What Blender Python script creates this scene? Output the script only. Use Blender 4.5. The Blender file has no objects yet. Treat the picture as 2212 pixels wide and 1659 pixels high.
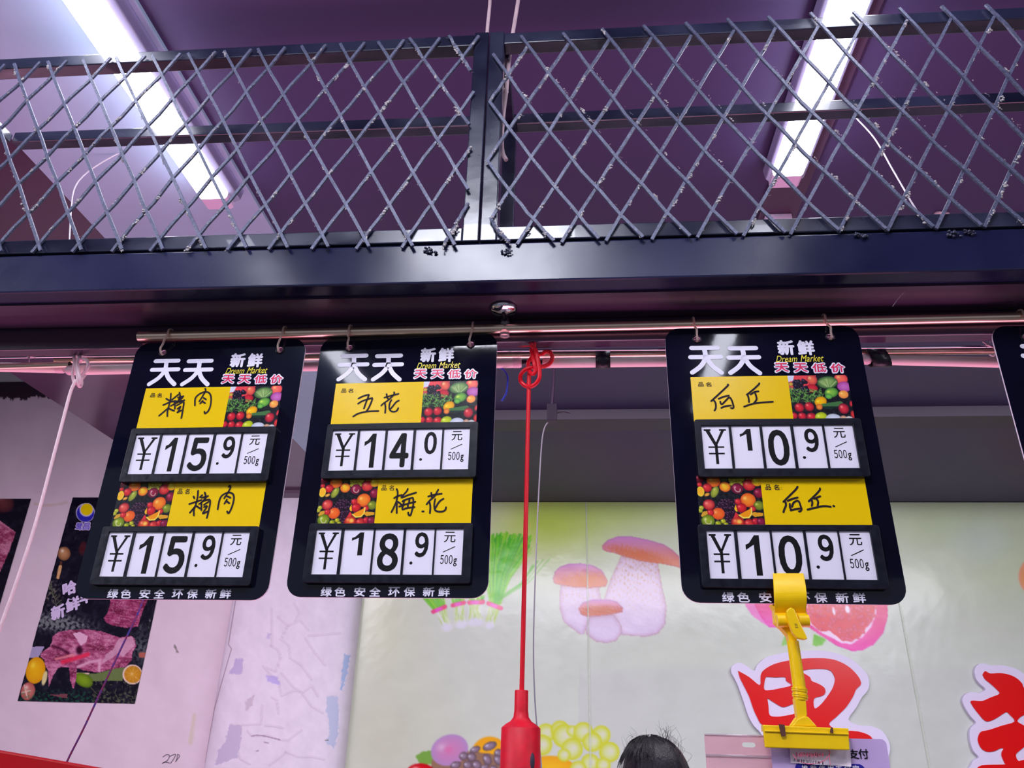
import bpy, math, random
import numpy as np
from mathutils import Vector, Matrix
random.seed(7); rng = np.random.default_rng(7)
D = bpy.data; SC = bpy.context.scene; COL = SC.collection
H0 = 1.6                                            # camera height above the floor

# ------------------------------------------------------------------ camera
FPX, PIT, YAW, ROL = 1673.7, .4342, .0918, .0267
cy, sy, cp, sp, cr, sr = math.cos(YAW), math.sin(YAW), math.cos(PIT), math.sin(PIT), math.cos(ROL), math.sin(ROL)
cF = np.array([-sy*cp, cy*cp, sp]); _R = np.array([cy, sy, 0.]); _U = np.cross(_R, cF)
cR = cr*_R+sr*_U; cU = -sr*_R+cr*_U
cam = D.cameras.new('camera'); camo = D.objects.new('camera', cam); COL.objects.link(camo)
cam.sensor_width = 36; cam.lens = 36*FPX/2212; cam.clip_start = .02
camo.matrix_world = Matrix(((cR[0], cU[0], -cF[0], 0), (cR[1], cU[1], -cF[1], 0), (cR[2], cU[2], -cF[2], H0), (0, 0, 0, 1)))
SC.camera = camo
SC.view_settings.view_transform = 'Standard'; SC.view_settings.look = 'None'
SC.view_settings.exposure = 0.0; SC.view_settings.gamma = 1; SC.view_settings.use_curve_mapping = False

# ------------------------------------------------------------------ light
w = D.worlds.new('world'); SC.world = w; w.use_nodes = True
w.node_tree.nodes['Background'].inputs[0].default_value = (.74, .79, 1, 1)
w.node_tree.nodes['Background'].inputs[1].default_value = .34
def area(name, loc, direction, sx, sy_, power, color, spread=math.pi):
    l = D.lights.new(name, 'AREA'); l.shape = 'RECTANGLE'; l.size = sx; l.size_y = sy_; l.energy = power; l.color = color; l.spread = spread
    o = D.objects.new(name, l); COL.objects.link(o); o.location = loc
    o.rotation_euler = Vector(direction).to_track_quat('-Z', 'Y').to_euler(); return o
COOL = (.86, .88, 1.0); PINK = (1.0, .36, .62)
area('aisle_ceiling_light', (-.25, .0, 2.965), (0, .35, -1), .5, .5, 29, COOL)      # hall lights over the aisle
area('aisle_ceiling_light', (3.2, -.6, 2.965), (-.5, .3, -1), 1.2, .8, 58, COOL)
area('aisle_ceiling_light', (-3.2, -.6, 2.965), (.5, .3, -1), 1.2, .8, 58, COOL)
area('stall_fill_light', (1.0, 2.25, 2.93), (0, .8, -1), 4.4, .3, 72, (.96, .96, 1.0), 2.4)   # added fill light aimed at the back wall, hidden by the beam
area('stall_fill_light', (-2.5, 2.5, 2.93), (-.2, .9, -1), 1.6, .3, 27, (1, .86, .97), 2.6)  # second added fill, brightens the left wall
area('pink_fill_light', (0, 1.42, 1.42), (0, -.1, 1), 5.0, .45, 15, PINK, 2.2)           # added pink fill from below, standing in for the glow off the counter
area('pink_fill_light', (-3.0, 2.6, .95), (0, .6, 1), 1.6, .4, 6, (1, .45, .75))  # another added pink fill, low at the left

# ------------------------------------------------------------------ pixel -> point on a real plane
def ray(x, y): return cF+(x-1106)/FPX*cR-(y-829.5)/FPX*cU
def at(x, y, **k):
    d = ray(x, y); (a, v), = k.items(); i = 'XYZ'.index(a)
    if a == 'Z': v = v-H0
    P = d*v/d[i]; return Vector((P[0], P[1], P[2]+H0))
def topx(X, Y, Z):
    P0, P1, P2 = X, Y, Z-H0; d = P0*cF[0]+P1*cF[1]+P2*cF[2]
    return (1106+FPX*(P0*cR[0]+P1*cR[1]+P2*cR[2])/d, 829.5-FPX*(P0*cU[0]+P1*cU[1]+P2*cU[2])/d)

# ------------------------------------------------------------------ materials
def lin(c):
    c = np.asarray(c, float)/255; return np.where(c <= .04045, c/12.92, ((c+.055)/1.055)**2.4)
def mat(name, col, rough=.5, metal=0., bump=0., scale=40., var=0., emit=None, es=0., trans=0., alpha=1., coat=0., rvar=0., stretch=(1, 1, 1), ior=1.45, spec=.5, col2=None):
    m = D.materials.new(name); m.use_nodes = True; nt = m.node_tree; b = nt.nodes['Principled BSDF']
    c = (*lin(col), 1); b.inputs['Base Color'].default_value = c; b.inputs['Roughness'].default_value = rough
    b.inputs['Metallic'].default_value = metal; b.inputs['Alpha'].default_value = alpha; b.inputs['IOR'].default_value = ior
    b.inputs['Transmission Weight'].default_value = trans; b.inputs['Coat Weight'].default_value = coat
    b.inputs['Specular IOR Level'].default_value = spec
    if emit is not None:
        b.inputs['Emission Color'].default_value = (*lin(emit), 1); b.inputs['Emission Strength'].default_value = es
    if bump or var or rvar:
        tc = nt.nodes.new('ShaderNodeTexCoord'); mp = nt.nodes.new('ShaderNodeMapping'); mp.inputs['Scale'].default_value = stretch
        n = nt.nodes.new('ShaderNodeTexNoise'); n.inputs['Scale'].default_value = scale; n.inputs['Detail'].default_value = 5
        nt.links.new(tc.outputs['Object'], mp.inputs[0]); nt.links.new(mp.outputs[0], n.inputs['Vector'])
        if bump:
            bp = nt.nodes.new('ShaderNodeBump'); bp.inputs['Strength'].default_value = bump; bp.inputs['Distance'].default_value = .002
            nt.links.new(n.outputs['Fac'], bp.inputs['Height']); nt.links.new(bp.outputs[0], b.inputs['Normal'])
        if var or col2 is not None:
            r = nt.nodes.new('ShaderNodeValToRGB'); r.color_ramp.elements[0].position = .35; r.color_ramp.elements[1].position = .68
            a = np.array(c[:3]); z = lin(col2) if col2 is not None else np.clip(a*(1+var), 0, 1)
            r.color_ramp.elements[0].color = (*(a*(1-var)), 1); r.color_ramp.elements[1].color = (*z, 1)
            nt.links.new(n.outputs['Fac'], r.inputs[0]); nt.links.new(r.outputs[0], b.inputs['Base Color'])
        if rvar:
            q = nt.nodes.new('ShaderNodeMapRange'); q.inputs['From Min'].default_value = .3; q.inputs['From Max'].default_value = .7
            q.inputs['To Min'].default_value = max(.02, rough-rvar); q.inputs['To Max'].default_value = rough+rvar
            nt.links.new(n.outputs['Fac'], q.inputs[0]); nt.links.new(q.outputs[0], b.inputs['Roughness'])
    return m
def paintmat(name, rough=.35, bump=0., scale=60, spec=.5, coat=0.):
    m = mat(name, (200, 200, 200), rough, bump=bump, scale=scale, spec=spec, coat=coat); nt = m.node_tree
    a = nt.nodes.new('ShaderNodeVertexColor'); a.layer_name = 'Col'
    nt.links.new(a.outputs[0], nt.nodes['Principled BSDF'].inputs['Base Color']); return m
M = {}
M['steel'] = mat('black_painted_steel', (30, 32, 56), .26, bump=.25, scale=14, rvar=.14, var=.35, stretch=(.5, 1, 1), spec=.9, coat=.3)
M['beam'] = mat('beam_black_gloss', (28, 30, 64), .27, bump=.5, scale=3.2, rvar=.12, var=.3, spec=.45, coat=0)
M['soffit'] = mat('beam_underside_gloss', (66, 46, 70), .24, bump=.1, scale=2, rvar=.05, spec=.8)
M['wire'] = mat('grey_painted_wire', (88, 91, 117), .4, bump=.6, scale=300, var=.35, metal=.1, spec=.7)
M['lint'] = mat('grey_beige_lint', (196, 186, 188), .95, bump=1, scale=500, var=.2)
M['ceil'] = mat('dark_ceiling_panel', (78, 65, 104), .42, bump=.25, scale=1.4, rvar=.05, var=.06, spec=.22)
M['maroon'] = mat('dark_gloss_panel', (92, 62, 88), .16, bump=.3, scale=1.6, rvar=.05, var=.08, spec=.7)
M['duct'] = mat('grey_duct_metal', (184, 210, 236), .4, metal=.0, bump=.1, scale=3, rvar=.1, var=.05)
M['lamp'] = mat('lit_diffuser', (255, 255, 255), .5, emit=(236, 238, 255), es=19)
M['lampoff'] = mat('unlit_lens_end', (250, 226, 255), .3)
M['housing'] = mat('lamp_housing', (196, 190, 226), .22, metal=.6)
M['trunk'] = mat('metal_trunking', (92, 66, 92), .35, metal=.3)
M['board'] = mat('black_gloss_plastic', (11, 11, 30), .05, bump=.06, scale=9, rvar=.03, var=.25, spec=.5)
M['frame'] = mat('black_frame_plastic', (16, 18, 32), .35, bump=.15, scale=90, rvar=.08, var=.3, spec=.35)
M['edge'] = mat('cut_plastic_edge', (225, 215, 230), .4)
M['card'] = mat('white_card', (238, 230, 246), .3, bump=.05, scale=60)
M['ink'] = mat('black_ink', (15, 15, 19), .5, spec=.2)
M['marker'] = mat('marker_ink', (34, 22, 32), .5, spec=.2)
M['yellow'] = mat('yellow_print', (243, 200, 0), .22, bump=.06, scale=12)
M['white'] = mat('white_print', (240, 232, 250), .3)
M['redp'] = mat('red_print', (226, 40, 90), .3)
M['yelp'] = mat('yellow_script', (246, 226, 60), .3)
M['brass'] = mat('steel_tube', (240, 214, 188), .3, metal=1, bump=.05, scale=30, var=.06)
M['chrome'] = mat('chrome', (225, 225, 230), .08, metal=1)
M['darkrod'] = mat('dark_rod', (30, 26, 36), .25, metal=.5)
M['tubel'] = mat('unlit_led_tube', (255, 232, 228), .3, spec=.4)
M['tape'] = mat('black_tape', (24, 20, 34), .35, bump=.6, scale=120)
M['hook'] = mat('clear_pinkish_plastic', (255, 224, 214), .12, trans=.55, ior=1.4)
M['clear'] = mat('clear_acrylic', (250, 244, 250), .05, trans=.8)
M['redcord'] = mat('red_cord', (226, 4, 34), .36, bump=.1, scale=80)
M['redrub'] = mat('red_silicone', (222, 6, 40), .5, bump=.15, scale=60, var=.12)
M['pcord'] = mat('pale_plastic_cord', (244, 206, 216), .3, bump=.1, scale=120, var=.04)
M['rope'] = mat('beige_plastic_rod', (206, 176, 184), .5, var=.15, scale=30)
M['wwire'] = mat('thin_white_cable', (232, 226, 232), .4)
M['gcable'] = mat('grey_white_cable', (196, 190, 200), .5)
M['blue'] = mat('blue_wire', (50, 64, 222), .35)
M['string'] = mat('twisted_red_string', (150, 30, 62), .7, col2=(60, 50, 150), scale=60, var=.1)
M['clip'] = mat('yellow_clip_plastic', (255, 205, 0), .32, bump=.06, scale=30, var=.05, spec=.5)
M['brown'] = mat('brown_tape', (96, 58, 50), .4, var=.2, scale=60)
M['lilac'] = mat('lilac_card', (206, 176, 226), .35)
M['navy'] = mat('navy_print', (36, 26, 150), .35)
M['paper'] = mat('receipt_paper', (246, 226, 240), .8, bump=.4, scale=60)
M['rink'] = mat('red_stamp_ink', (236, 96, 128), .8)
M['sleeve'] = mat('pink_clear_sleeve', (246, 190, 202), .2, alpha=.72, bump=.3, scale=14, var=.08)
M['wall'] = mat('painted_wall', (226, 206, 220), .6, bump=.15, scale=20, var=.02)
M['wallgrey'] = mat('plain_wall', (190, 190, 194), .7)
M['darkwall'] = mat('dark_paint', (52, 38, 54), .6, var=.1, scale=8)
M['floor'] = mat('floor_tiles_grey', (120, 116, 120), .4, var=.15, scale=5)
M['sred'] = mat('sign_red_acrylic', (224, 0, 4), .25)
M['swhite'] = mat('sign_white_foam', (226, 212, 244), .5)
M['redpanel'] = mat('red_gloss_panel', (206, 4, 20), .3)
M['hair'] = mat('black_hair', (26, 16, 30), .35, bump=.9, scale=60, stretch=(6, 6, .6), var=.5, spec=.5)
M['skin'] = mat('skin', (214, 168, 146), .5)
M['cloth'] = mat('white_work_coat', (214, 214, 220), .8, bump=.3, scale=40)
M['trous'] = mat('dark_trousers', (40, 42, 56), .8)
M['shoe'] = mat('black_shoe', (24, 24, 26), .5)
M['gbox'] = mat('grey_box', (66, 54, 72), .5)
M['counter'] = mat('steel_counter', (190, 170, 184), .3, metal=.5)
M['blob'] = mat('weld_bead', (70, 70, 90), .35, bump=1, scale=200, metal=.4, var=.5)
M['p_gloss'] = paintmat('printed_gloss', .22, bump=.12, scale=9, spec=.5)
M['p_poster'] = paintmat('poster_print', .2, bump=.5, scale=7, spec=.5)
M['p_wall'] = paintmat('painted_plaster', .6, bump=.2, scale=30, spec=.3)
M['p_small'] = paintmat('small_print', .22, bump=.1, scale=30)

# ------------------------------------------------------------------ mesh helpers
class MB:
    def __init__(s): s.v = []; s.f = []; s.sm = []
    def add(s, v, f, smooth=False):
        n = len(s.v); s.v += [tuple(p) for p in v]; s.f += [tuple(i+n for i in q) for q in f]; s.sm += [smooth]*len(f); return s
    def box(s, a, b):
        x0, y0, z0 = a; x1, y1, z1 = b
        return s.add([(x0, y0, z0), (x1, y0, z0), (x1, y1, z0), (x0, y1, z0), (x0, y0, z1), (x1, y0, z1), (x1, y1, z1), (x0, y1, z1)],
              [(0, 3, 2, 1), (4, 5, 6, 7), (0, 1, 5, 4), (1, 2, 6, 5), (2, 3, 7, 6), (3, 0, 4, 7)])
    def hexa(s, front, back):        # two quads, same winding
        return s.add(list(front)+list(back), [(0, 1, 2, 3), (7, 6, 5, 4), (0, 4, 5, 1), (1, 5, 6, 2), (2, 6, 7, 3), (3, 7, 4, 0)])
    def bar(s, p, q, wx, wy, up=(0, 1, 0)):   # square bar from p to q
        p, q = Vector(p), Vector(q); d = (q-p).normalized(); u = Vector(up) if abs(d.dot(Vector(up))) < .99 else Vector((0, 1, 0)); a = d.cross(u).normalized()*wx/2; b = a.cross(d).normalized()*wy/2
        return s.hexa([p-a-b, p+a-b, p+a+b, p-a+b], [q-a-b, q+a-b, q+a+b, q-a+b])
    def ribbon3(s, pts, wx, wy, up=(0, 1, 0)): # square section along a polyline
        pts = [Vector(p) for p in pts]; V = []; F = []
        for i, p in enumerate(pts):
            d = (pts[min(i+1, len(pts)-1)]-pts[max(i-1, 0)]).normalized(); a = d.cross(Vector(up)).normalized()*wx/2; b = a.cross(d).normalized()*wy/2
            V += [p-a-b, p+a-b, p+a+b, p-a+b]
        for i in range(len(pts)-1):
            for k in range(4): F.append((4*i+k, 4*i+(k+1) % 4, 4*i+4+(k+1) % 4, 4*i+4+k))
        n = len(V); F += [(3, 2, 1, 0), (n-4, n-3, n-2, n-1)]
        return s.add(V, F)
    def tube(s, pts, r, n=10, sub=0, caps=True):
        pts = [Vector(p) for p in pts]
        if sub: pts = smooth_path(pts, sub)
        R = r if callable(r) else (lambda t: r)
        V = []; F = []; L = len(pts); nrm = None
        for i, p in enumerate(pts):
            d = (pts[min(i+1, L-1)]-pts[max(i-1, 0)]).normalized()
            if nrm is None: nrm = d.orthogonal().normalized()
            nrm = (nrm-d*nrm.dot(d)); nrm = nrm.normalized() if nrm.length > 1e-6 else d.orthogonal().normalized()
            b = d.cross(nrm); rr = R(i/(L-1))
            for k in range(n):
                a = 2*math.pi*k/n; V.append(p+(nrm*math.cos(a)+b*math.sin(a))*rr)
        for i in range(L-1):
            for k in range(n): F.append((i*n+k, i*n+(k+1) % n, (i+1)*n+(k+1) % n, (i+1)*n+k))
        s.add(V, F, True)
        if caps: s.add([V[k] for k in range(n)], [tuple(range(n-1, -1, -1))]); s.add(V[-n:], [tuple(range(n))])
        return s
    def lathe(s, prof, c, n=28, axis=Vector((0, 0, 1))):    # prof: (r, h)
        q = Vector((0, 0, 1)).rotation_difference(axis); V = []; F = []
        for r, h in prof:
            for k in range(n):
                a = 2*math.pi*k/n; V.append(Vector(c)+q @ Vector((r*math.cos(a), r*math.sin(a), h)))
        for i in range(len(prof)-1):
            for k in range(n): F.append((i*n+k, i*n+(k+1) % n, (i+1)*n+(k+1) % n, (i+1)*n+k))
        return s.add(V, F, True)
    def ball(s, c, r, n=8, sq=(1, 1, 1), jit=0):
        V = []; F = []
        for i in range(n+1):
            t = math.pi*i/n
            for k in range(n*2):
                a = math.pi*k/n; j = 1+random.uniform(-jit, jit)
                V.append((c[0]+r*sq[0]*math.sin(t)*math.cos(a)*j, c[1]+r*sq[1]*math.sin(t)*math.sin(a)*j, c[2]+r*sq[2]*math.cos(t)*j))
        m = n*2
        for i in range(n):
            for k in range(m): F.append((i*m+k, (i+1)*m+k, (i+1)*m+(k+1) % m, i*m+(k+1) % m))
        return s.add(V, F, True)
    def prism(s, poly, y0, y1):      # poly of (x,z); triangulated via curve-free ngon
        n = len(poly); V = [(x, y0, z) for x, z in poly]+[(x, y1, z) for x, z in poly]
        F = [tuple(range(n)), tuple(range(2*n-1, n-1, -1))]+[(i, i+n, (i+1) % n+n, (i+1) % n) for i in range(n)]
        return s.add(V, F)
    def mesh(s, name):
        me = D.meshes.new(name); me.from_pydata([tuple(p) for p in s.v], [], s.f)
        me.polygons.foreach_set('use_smooth', s.sm); me.validate(); me.update(); return me
    def build(s, name, m, parent=None, bevel=0, **kw):
        return link(name, s.mesh(name), m, parent, bevel, **kw)
def smooth_path(P, sub):
    out = []
    for i in range(len(P)-1):
        a, b, c, d = P[max(i-1, 0)], P[i], P[i+1], P[min(i+2, len(P)-1)]
        for k in range(sub):
            t = k/sub; out.append(.5*((2*b)+(-a+c)*t+(2*a-5*b+4*c-d)*t*t+(-a+3*b-3*c+d)*t**3))
    return out+[P[-1]]
def link(name, me, m, parent=None, bevel=0, label=None, cat=None, group=None, kind=None, recalc=False):
    o = D.objects.new(name, me); COL.objects.link(o)
    if m is not None and not me.materials: me.materials.append(m)
    if parent is not None: o.parent = parent
    if bevel:
        b = o.modifiers.new('bevel', 'BEVEL'); b.width = bevel; b.segments = 2; b.limit_method = 'ANGLE'
    tag(o, label, cat, group, kind); return o
def tag(o, label=None, cat=None, group=None, kind=None):
    if label: o['label'] = label
    if cat: o['category'] = cat
    if group: o['group'] = group
    if kind: o['kind'] = kind
    return o
def empty(name, loc, label=None, cat=None, group=None, rz=0):
    o = D.objects.new(name, None); COL.objects.link(o); o.location = loc; o.rotation_euler.z = rz; o.empty_display_size = .05
    return tag(o, label, cat, group)
def fill2d(name, loops, m, parent=None, ext=0., y=0., **kw):   # filled outline(s) with holes in the xz plane, centred at y, half thickness ext
    c = D.curves.new(name, 'CURVE'); c.dimensions = '2D'; c.fill_mode = 'BOTH'; c.extrude = ext
    for lp in loops:
        s = c.splines.new('POLY'); s.points.add(len(lp)-1)
        for p, (x, z) in zip(s.points, lp): p.co = (x, z, 0, 1)
        s.use_cyclic_u = True
    return curve_mesh(c, name, m, parent, y, **kw)
def curve_mesh(c, name, m, parent, y, flip=True, **kw):
    t = D.objects.new('tmp', c); COL.objects.link(t)
    me = D.meshes.new_from_object(t); D.objects.remove(t); D.curves.remove(c)
    n = len(me.vertices); co = np.empty(n*3); me.vertices.foreach_get('co', co); co = co.reshape(-1, 3)
    out = np.stack([co[:, 0], -co[:, 2]+y, co[:, 1]], 1); me.vertices.foreach_set('co', out.ravel()); me.materials.clear(); me.update()
    return link(name, me, m, parent, **kw) if parent is not False else me
def glyphs(items, name, m, parent, y, **kw):
    """items: (text, x0, x1, z0, z1, bold, shear); each fitted to its box, all joined in one flat print"""
    V = []; F = []
    for text, x0, x1, z0, z1, bold, shear in items:
        c = D.curves.new('t', 'FONT'); c.body = text; c.shear = shear; c.resolution_u = 4
        t = D.objects.new('t', c); COL.objects.link(t); me = D.meshes.new_from_object(t); D.objects.remove(t); D.curves.remove(c)
        n = len(me.vertices)
        if not n: continue
        co = np.empty(n*3); me.vertices.foreach_get('co', co); co = co.reshape(-1, 3)[:, :2]
        lo, hi = co.min(0), co.max(0); s = (co-lo)/(hi-lo); R_ = bold*abs(z1-z0)     # weight added by drawing the glyph shifted around a small circle
        ofs = [(0., 0.)]+([(math.cos(k*math.pi/4), math.sin(k*math.pi/4)) for k in range(8)]+([(.5*math.cos(k*math.pi/2), .5*math.sin(k*math.pi/2)) for k in range(4)] if bold > .05 else []) if bold > 0 else [])
        fs = [tuple(p.vertices) for p in me.polygons]; D.meshes.remove(me)
        xa, xb, za, zb = x0+R_, x1-R_, z0+R_, z1-R_
        for ox, oz in ofs:
            b = len(V); yk_ = y-2e-5*ofs.index((ox, oz)); V += [(xa+(xb-xa)*a+ox*R_, yk_, za+(zb-za)*q+oz*R_) for a, q in s]
            F += [tuple(i+b for i in f) for f in fs]
    me = D.meshes.new(name); me.from_pydata(V, [], F); me.update()
    return link(name, me, m, parent, **kw)
def flatstroke(mb, pts, wd, y, sub=4, cap=True):   # flat ink ribbon in xz plane
    P = smooth_path([Vector((p[0], 0, p[1])) for p in pts], sub) if sub and len(pts) > 2 else [Vector((p[0], 0, p[1])) for p in pts]
    V = []; F = []; L = len(P)
    for i, p in enumerate(P):
        d = (P[min(i+1, L-1)]-P[max(i-1, 0)]); d = d.normalized() if d.length > 0 else Vector((1, 0, 0))
        a = Vector((-d.z, 0, d.x))*wd/2; V += [(p.x+a.x, y, p.z+a.z), (p.x-a.x, y, p.z-a.z)]
    for i in range(L-1): F.append((2*i, 2*i+1, 2*i+3, 2*i+2))
    mb.add(V, F)
    if cap:
        for p in (P[0], P[-1]): mb.add([(p.x+wd/2*math.cos(k*math.pi/5), y-.00004, p.z+wd/2*math.sin(k*math.pi/5)) for k in range(10)], [tuple(range(9, -1, -1))])

# ------------------------------------------------------------------ canvas: colours painted on a dense grid of vertices (flat prints)
class Cv:
    def __init__(s, X, Y, base): s.X = X; s.Y = Y; s.C = np.zeros(X.shape+(3,))+np.array(base, float); s.Hh = np.zeros(X.shape)
    def mix(s, m, col): m = np.clip(m, 0, 1)[..., None]; s.C = s.C*(1-m)+np.array(col, float)*m
    def ell(s, cx, cy_, rx, ry, rot, col, edge=None, soft=.08, hi=None, a=1., hx=-.35, hy=-.35):
        c, n = math.cos(rot), math.sin(rot); dx = s.X-cx; dy = s.Y-cy_
        u = (dx*c+dy*n)/rx; v = (-dx*n+dy*c)/ry; r = np.sqrt(u*u+v*v); m = np.clip((1-r)/soft+.5, 0, 1)*a
        if edge is not None: t = np.clip(r, 0, 1)[..., None]**2.2; cc = np.array(col, float)*(1-t)+np.array(edge, float)*t
        else: cc = np.zeros_like(s.C)+np.array(col, float)
        if hi is not None:
            q = np.exp(-(((u-hx)**2+(v-hy)**2)/.07))[..., None]; cc = cc*(1-q)+np.array(hi, float)*q
        m = m[..., None]; s.C = s.C*(1-m)+cc*m
    def inside(s, pts):
        r = np.zeros(s.X.shape, bool); n = len(pts)
        for i in range(n):
            x0, y0 = pts[i]; x1, y1 = pts[(i+1) % n]
            if y0 == y1: continue
            k = ((y0 > s.Y) != (y1 > s.Y)) & (s.X < (x1-x0)*(s.Y-y0)/(y1-y0)+x0); r ^= k
        return r
    def poly(s, pts, col, col2=None, y0=0, y1=1, a=1., grain=0):
        m = s.inside(pts)*a
        c = np.array(col, float)+np.zeros_like(s.C)
        if col2 is not None: t = np.clip((s.Y-y0)/(y1-y0), 0, 1)[..., None]; c = c*(1-t)+np.array(col2, float)*t
        if grain: c = c+rng.normal(0, grain, s.X.shape)[..., None]
        m = m[..., None]; s.C = s.C*(1-m)+c*m
    def dist(s, pts):
        d = np.full(s.X.shape, 1e9)
        for (x0, y0), (x1, y1) in zip(pts[:-1], pts[1:]):
            L = (x1-x0)**2+(y1-y0)**2+1e-9; t = np.clip(((s.X-x0)*(x1-x0)+(s.Y-y0)*(y1-y0))/L, 0, 1)
            d = np.minimum(d, np.hypot(s.X-x0-t*(x1-x0), s.Y-y0-t*(y1-y0)))
        return d
    def stroke(s, pts, wd, col, a=1., soft=.8): s.mix(a*np.clip((wd/2-s.dist(pts))/soft+.5, 0, 1), col)
    def grad(s, fn): s.C = fn(s.X, s.Y, s.C)
def noise2(X, Y, sc, seed=0):        # cheap smooth noise
    r = np.random.default_rng(seed); v = np.zeros_like(X); a = 1.
    for o in range(4):
        for k in range(3):
            an = r.uniform(0, 6.28); f = 2**o/sc*6.28; v += a*np.sin((X*math.cos(an)+Y*math.sin(an))*f*r.uniform(.7, 1.3)+r.uniform(0, 6.28)+1.5*np.sin((X*math.sin(an)-Y*math.cos(an))*f*.6))
        a *= .55
    return v/2.2
def grid(name, P, C, m, parent=None, **kw):     # P: (h,w,3) points, C: (h,w,3) srgb 0..255
    h, w_ = P.shape[:2]; me = D.meshes.new(name)
    i = np.arange((h-1)*(w_-1)); r = i//(w_-1); c = i % (w_-1); a = r*w_+c
    q = np.stack([a, a+w_, a+w_+1, a+1], 1)
    me.vertices.add(h*w_); me.vertices.foreach_set('co', P.reshape(-1)); me.loops.add(q.size); me.loops.foreach_set('vertex_index', q.ravel())
    me.polygons.add(len(q)); me.polygons.foreach_set('loop_start', np.arange(0, q.size, 4)); me.update(calc_edges=True)
    at_ = me.color_attributes.new('Col', 'FLOAT_COLOR', 'POINT'); rgba = np.ones((h*w_, 4)); rgba[:, :3] = lin(np.clip(C, 0, 255)).reshape(-1, 3)
    at_.data.foreach_set('color', rgba.ravel().astype(np.float32)); me.polygons.foreach_set('use_smooth', np.ones(len(q), bool)); me.validate(); me.update()
    return link(name, me, m, parent, **kw)
def plane_grid(x0, x1, z0, z1, Y, step):
    xs = np.linspace(x0, x1, max(2, int((x1-x0)/step))); zs = np.linspace(z1, z0, max(2, int((z1-z0)/step)))
    X, Z = np.meshgrid(xs, zs); return X, Z, np.stack([X, np.full_like(X, Y), Z], -1)

YW = 4.8; ZC = H0+1.40           # back wall distance, ceiling height
# ------------------------------------------------------------------ the setting
def sbox(name, a, b, m, kind='structure', **kw): return MB().box(a, b).build(name, M[m], kind=kind, **kw)
XL1, XL2, XL3 = -1.452, -2.437, -.91
sbox('floor', (-6, -5, -.05), (5, YW+.2, 0), 'floor')
sbox('wall_back', (-6, YW+.012, 0), (5, YW+.2, 4.2), 'wallgrey')
sbox('wall_right', (4.9, -5, 0), (5.05, YW+.2, 4.2), 'wallgrey')
sbox('wall_left', (-6.05, -5, 0), (-5.9, YW+.2, 4.2), 'wallgrey')
sbox('ceiling', (XL3, -5, ZC), (5, YW+.012, ZC+.06), 'ceil')
o = MB().box((XL2, -5, ZC+.0), (XL1, YW+.012, ZC+.05)).build('ceiling_panel', M['maroon'], kind='structure')
o = MB().box((XL1, -5, ZC-.012), (XL3, YW+.012, ZC+.06)).build('ceiling_duct', M['duct'], bevel=.003, kind='structure')
sbox('ceiling_upper', (-6, -5, 4.1), (XL2, YW+.012, 4.2), 'darkwall')
# painted wall left of the column, brush edge between white and dark paint
X, Z, P = plane_grid(-4.6, -1.35, 1.35, 3.9, YW, .0095)
px, py = topx(X, YW, Z)
c = Cv(px, py, (222, 200, 216)); n = noise2(px, py, 130, 3)
c.C += n[..., None]*np.array([3, 3, 3]); 
edge = 2.165+H0+.011*noise2(X*100, Z*0, 9, 5)+.007*noise2(X*100, Z*0, 2, 8)+.02*(X+4.15)
c.mix(np.clip((Z-edge)/.004, 0, 1), (54, 38, 52))
c.stroke([(75, 1088), (95, 1092), (130, 1089), (144, 1085)], 5, (206, 180, 172), .7, 2)
c.stroke([(420, 1545), (415, 1575), (411, 1605)], 9, (208, 194, 178), .7, 2); c.stroke([(377, 1394), (383, 1408)], 4, (120, 110, 110), .9)
pwall = grid('painted_wall', P, c.C, M['p_wall'], kind='structure')
mb = MB()
for s in ([(352, 1635), (360, 1630), (366, 1632), (362, 1642), (350, 1649), (357, 1646), (366, 1648)], [(366, 1634), (379, 1629), (376, 1638), (368, 1649)], [(383, 1630), (382, 1640), (379, 1646), (383, 1640), (388, 1633), (384, 1629)]):
    flatstroke(mb, [(at(x, y, Y=YW-.002).x, at(x, y, Y=YW-.002).z) for x, y in s], .0035, YW-.003, 4)
mb.build('pencil_number', mat('pencil', (104, 92, 104), .8), pwall)
sbox('wall_back_lower', (-4.6, YW, 0), (-1.35, YW+.01, 1.35), 'wall')
# peeling plaster column: a half round pier on the back wall
xc, rw, rd = (at(507, 1301, Y=YW).x+at(779, 1297, Y=YW).x)/2+.01, .40, .17
nh, nv = 300, 420
A = np.linspace(-math.pi/2, math.pi/2, nh); Zs = np.linspace(ZC, 1.35, nv); AA, ZZ = np.meshgrid(A, Zs)
sq = lambda t, p: np.sign(t)*np.abs(t)**p
CX = xc+rw*sq(np.sin(AA), .8); CY = YW-rd*sq(np.cos(AA), .55)
px, py = topx(CX, CY, ZZ)
c = Cv(px, py, (226, 212, 230)); hgt = np.zeros_like(px)
c.C += noise2(px, py, 60, 4)[..., None]*3
def off(x, y): return (440+x/4.497, 1290+y/4.497)
def crack(pts, h=1.):
    global hgt
    q = [off(*p) for p in pts]; d = c.dist(q); hgt += .0016*h*np.exp(-(d/2.2)**2); c.mix(.35*h*np.exp(-((d-1.6)/1.0)**2), (186, 164, 184))
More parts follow.
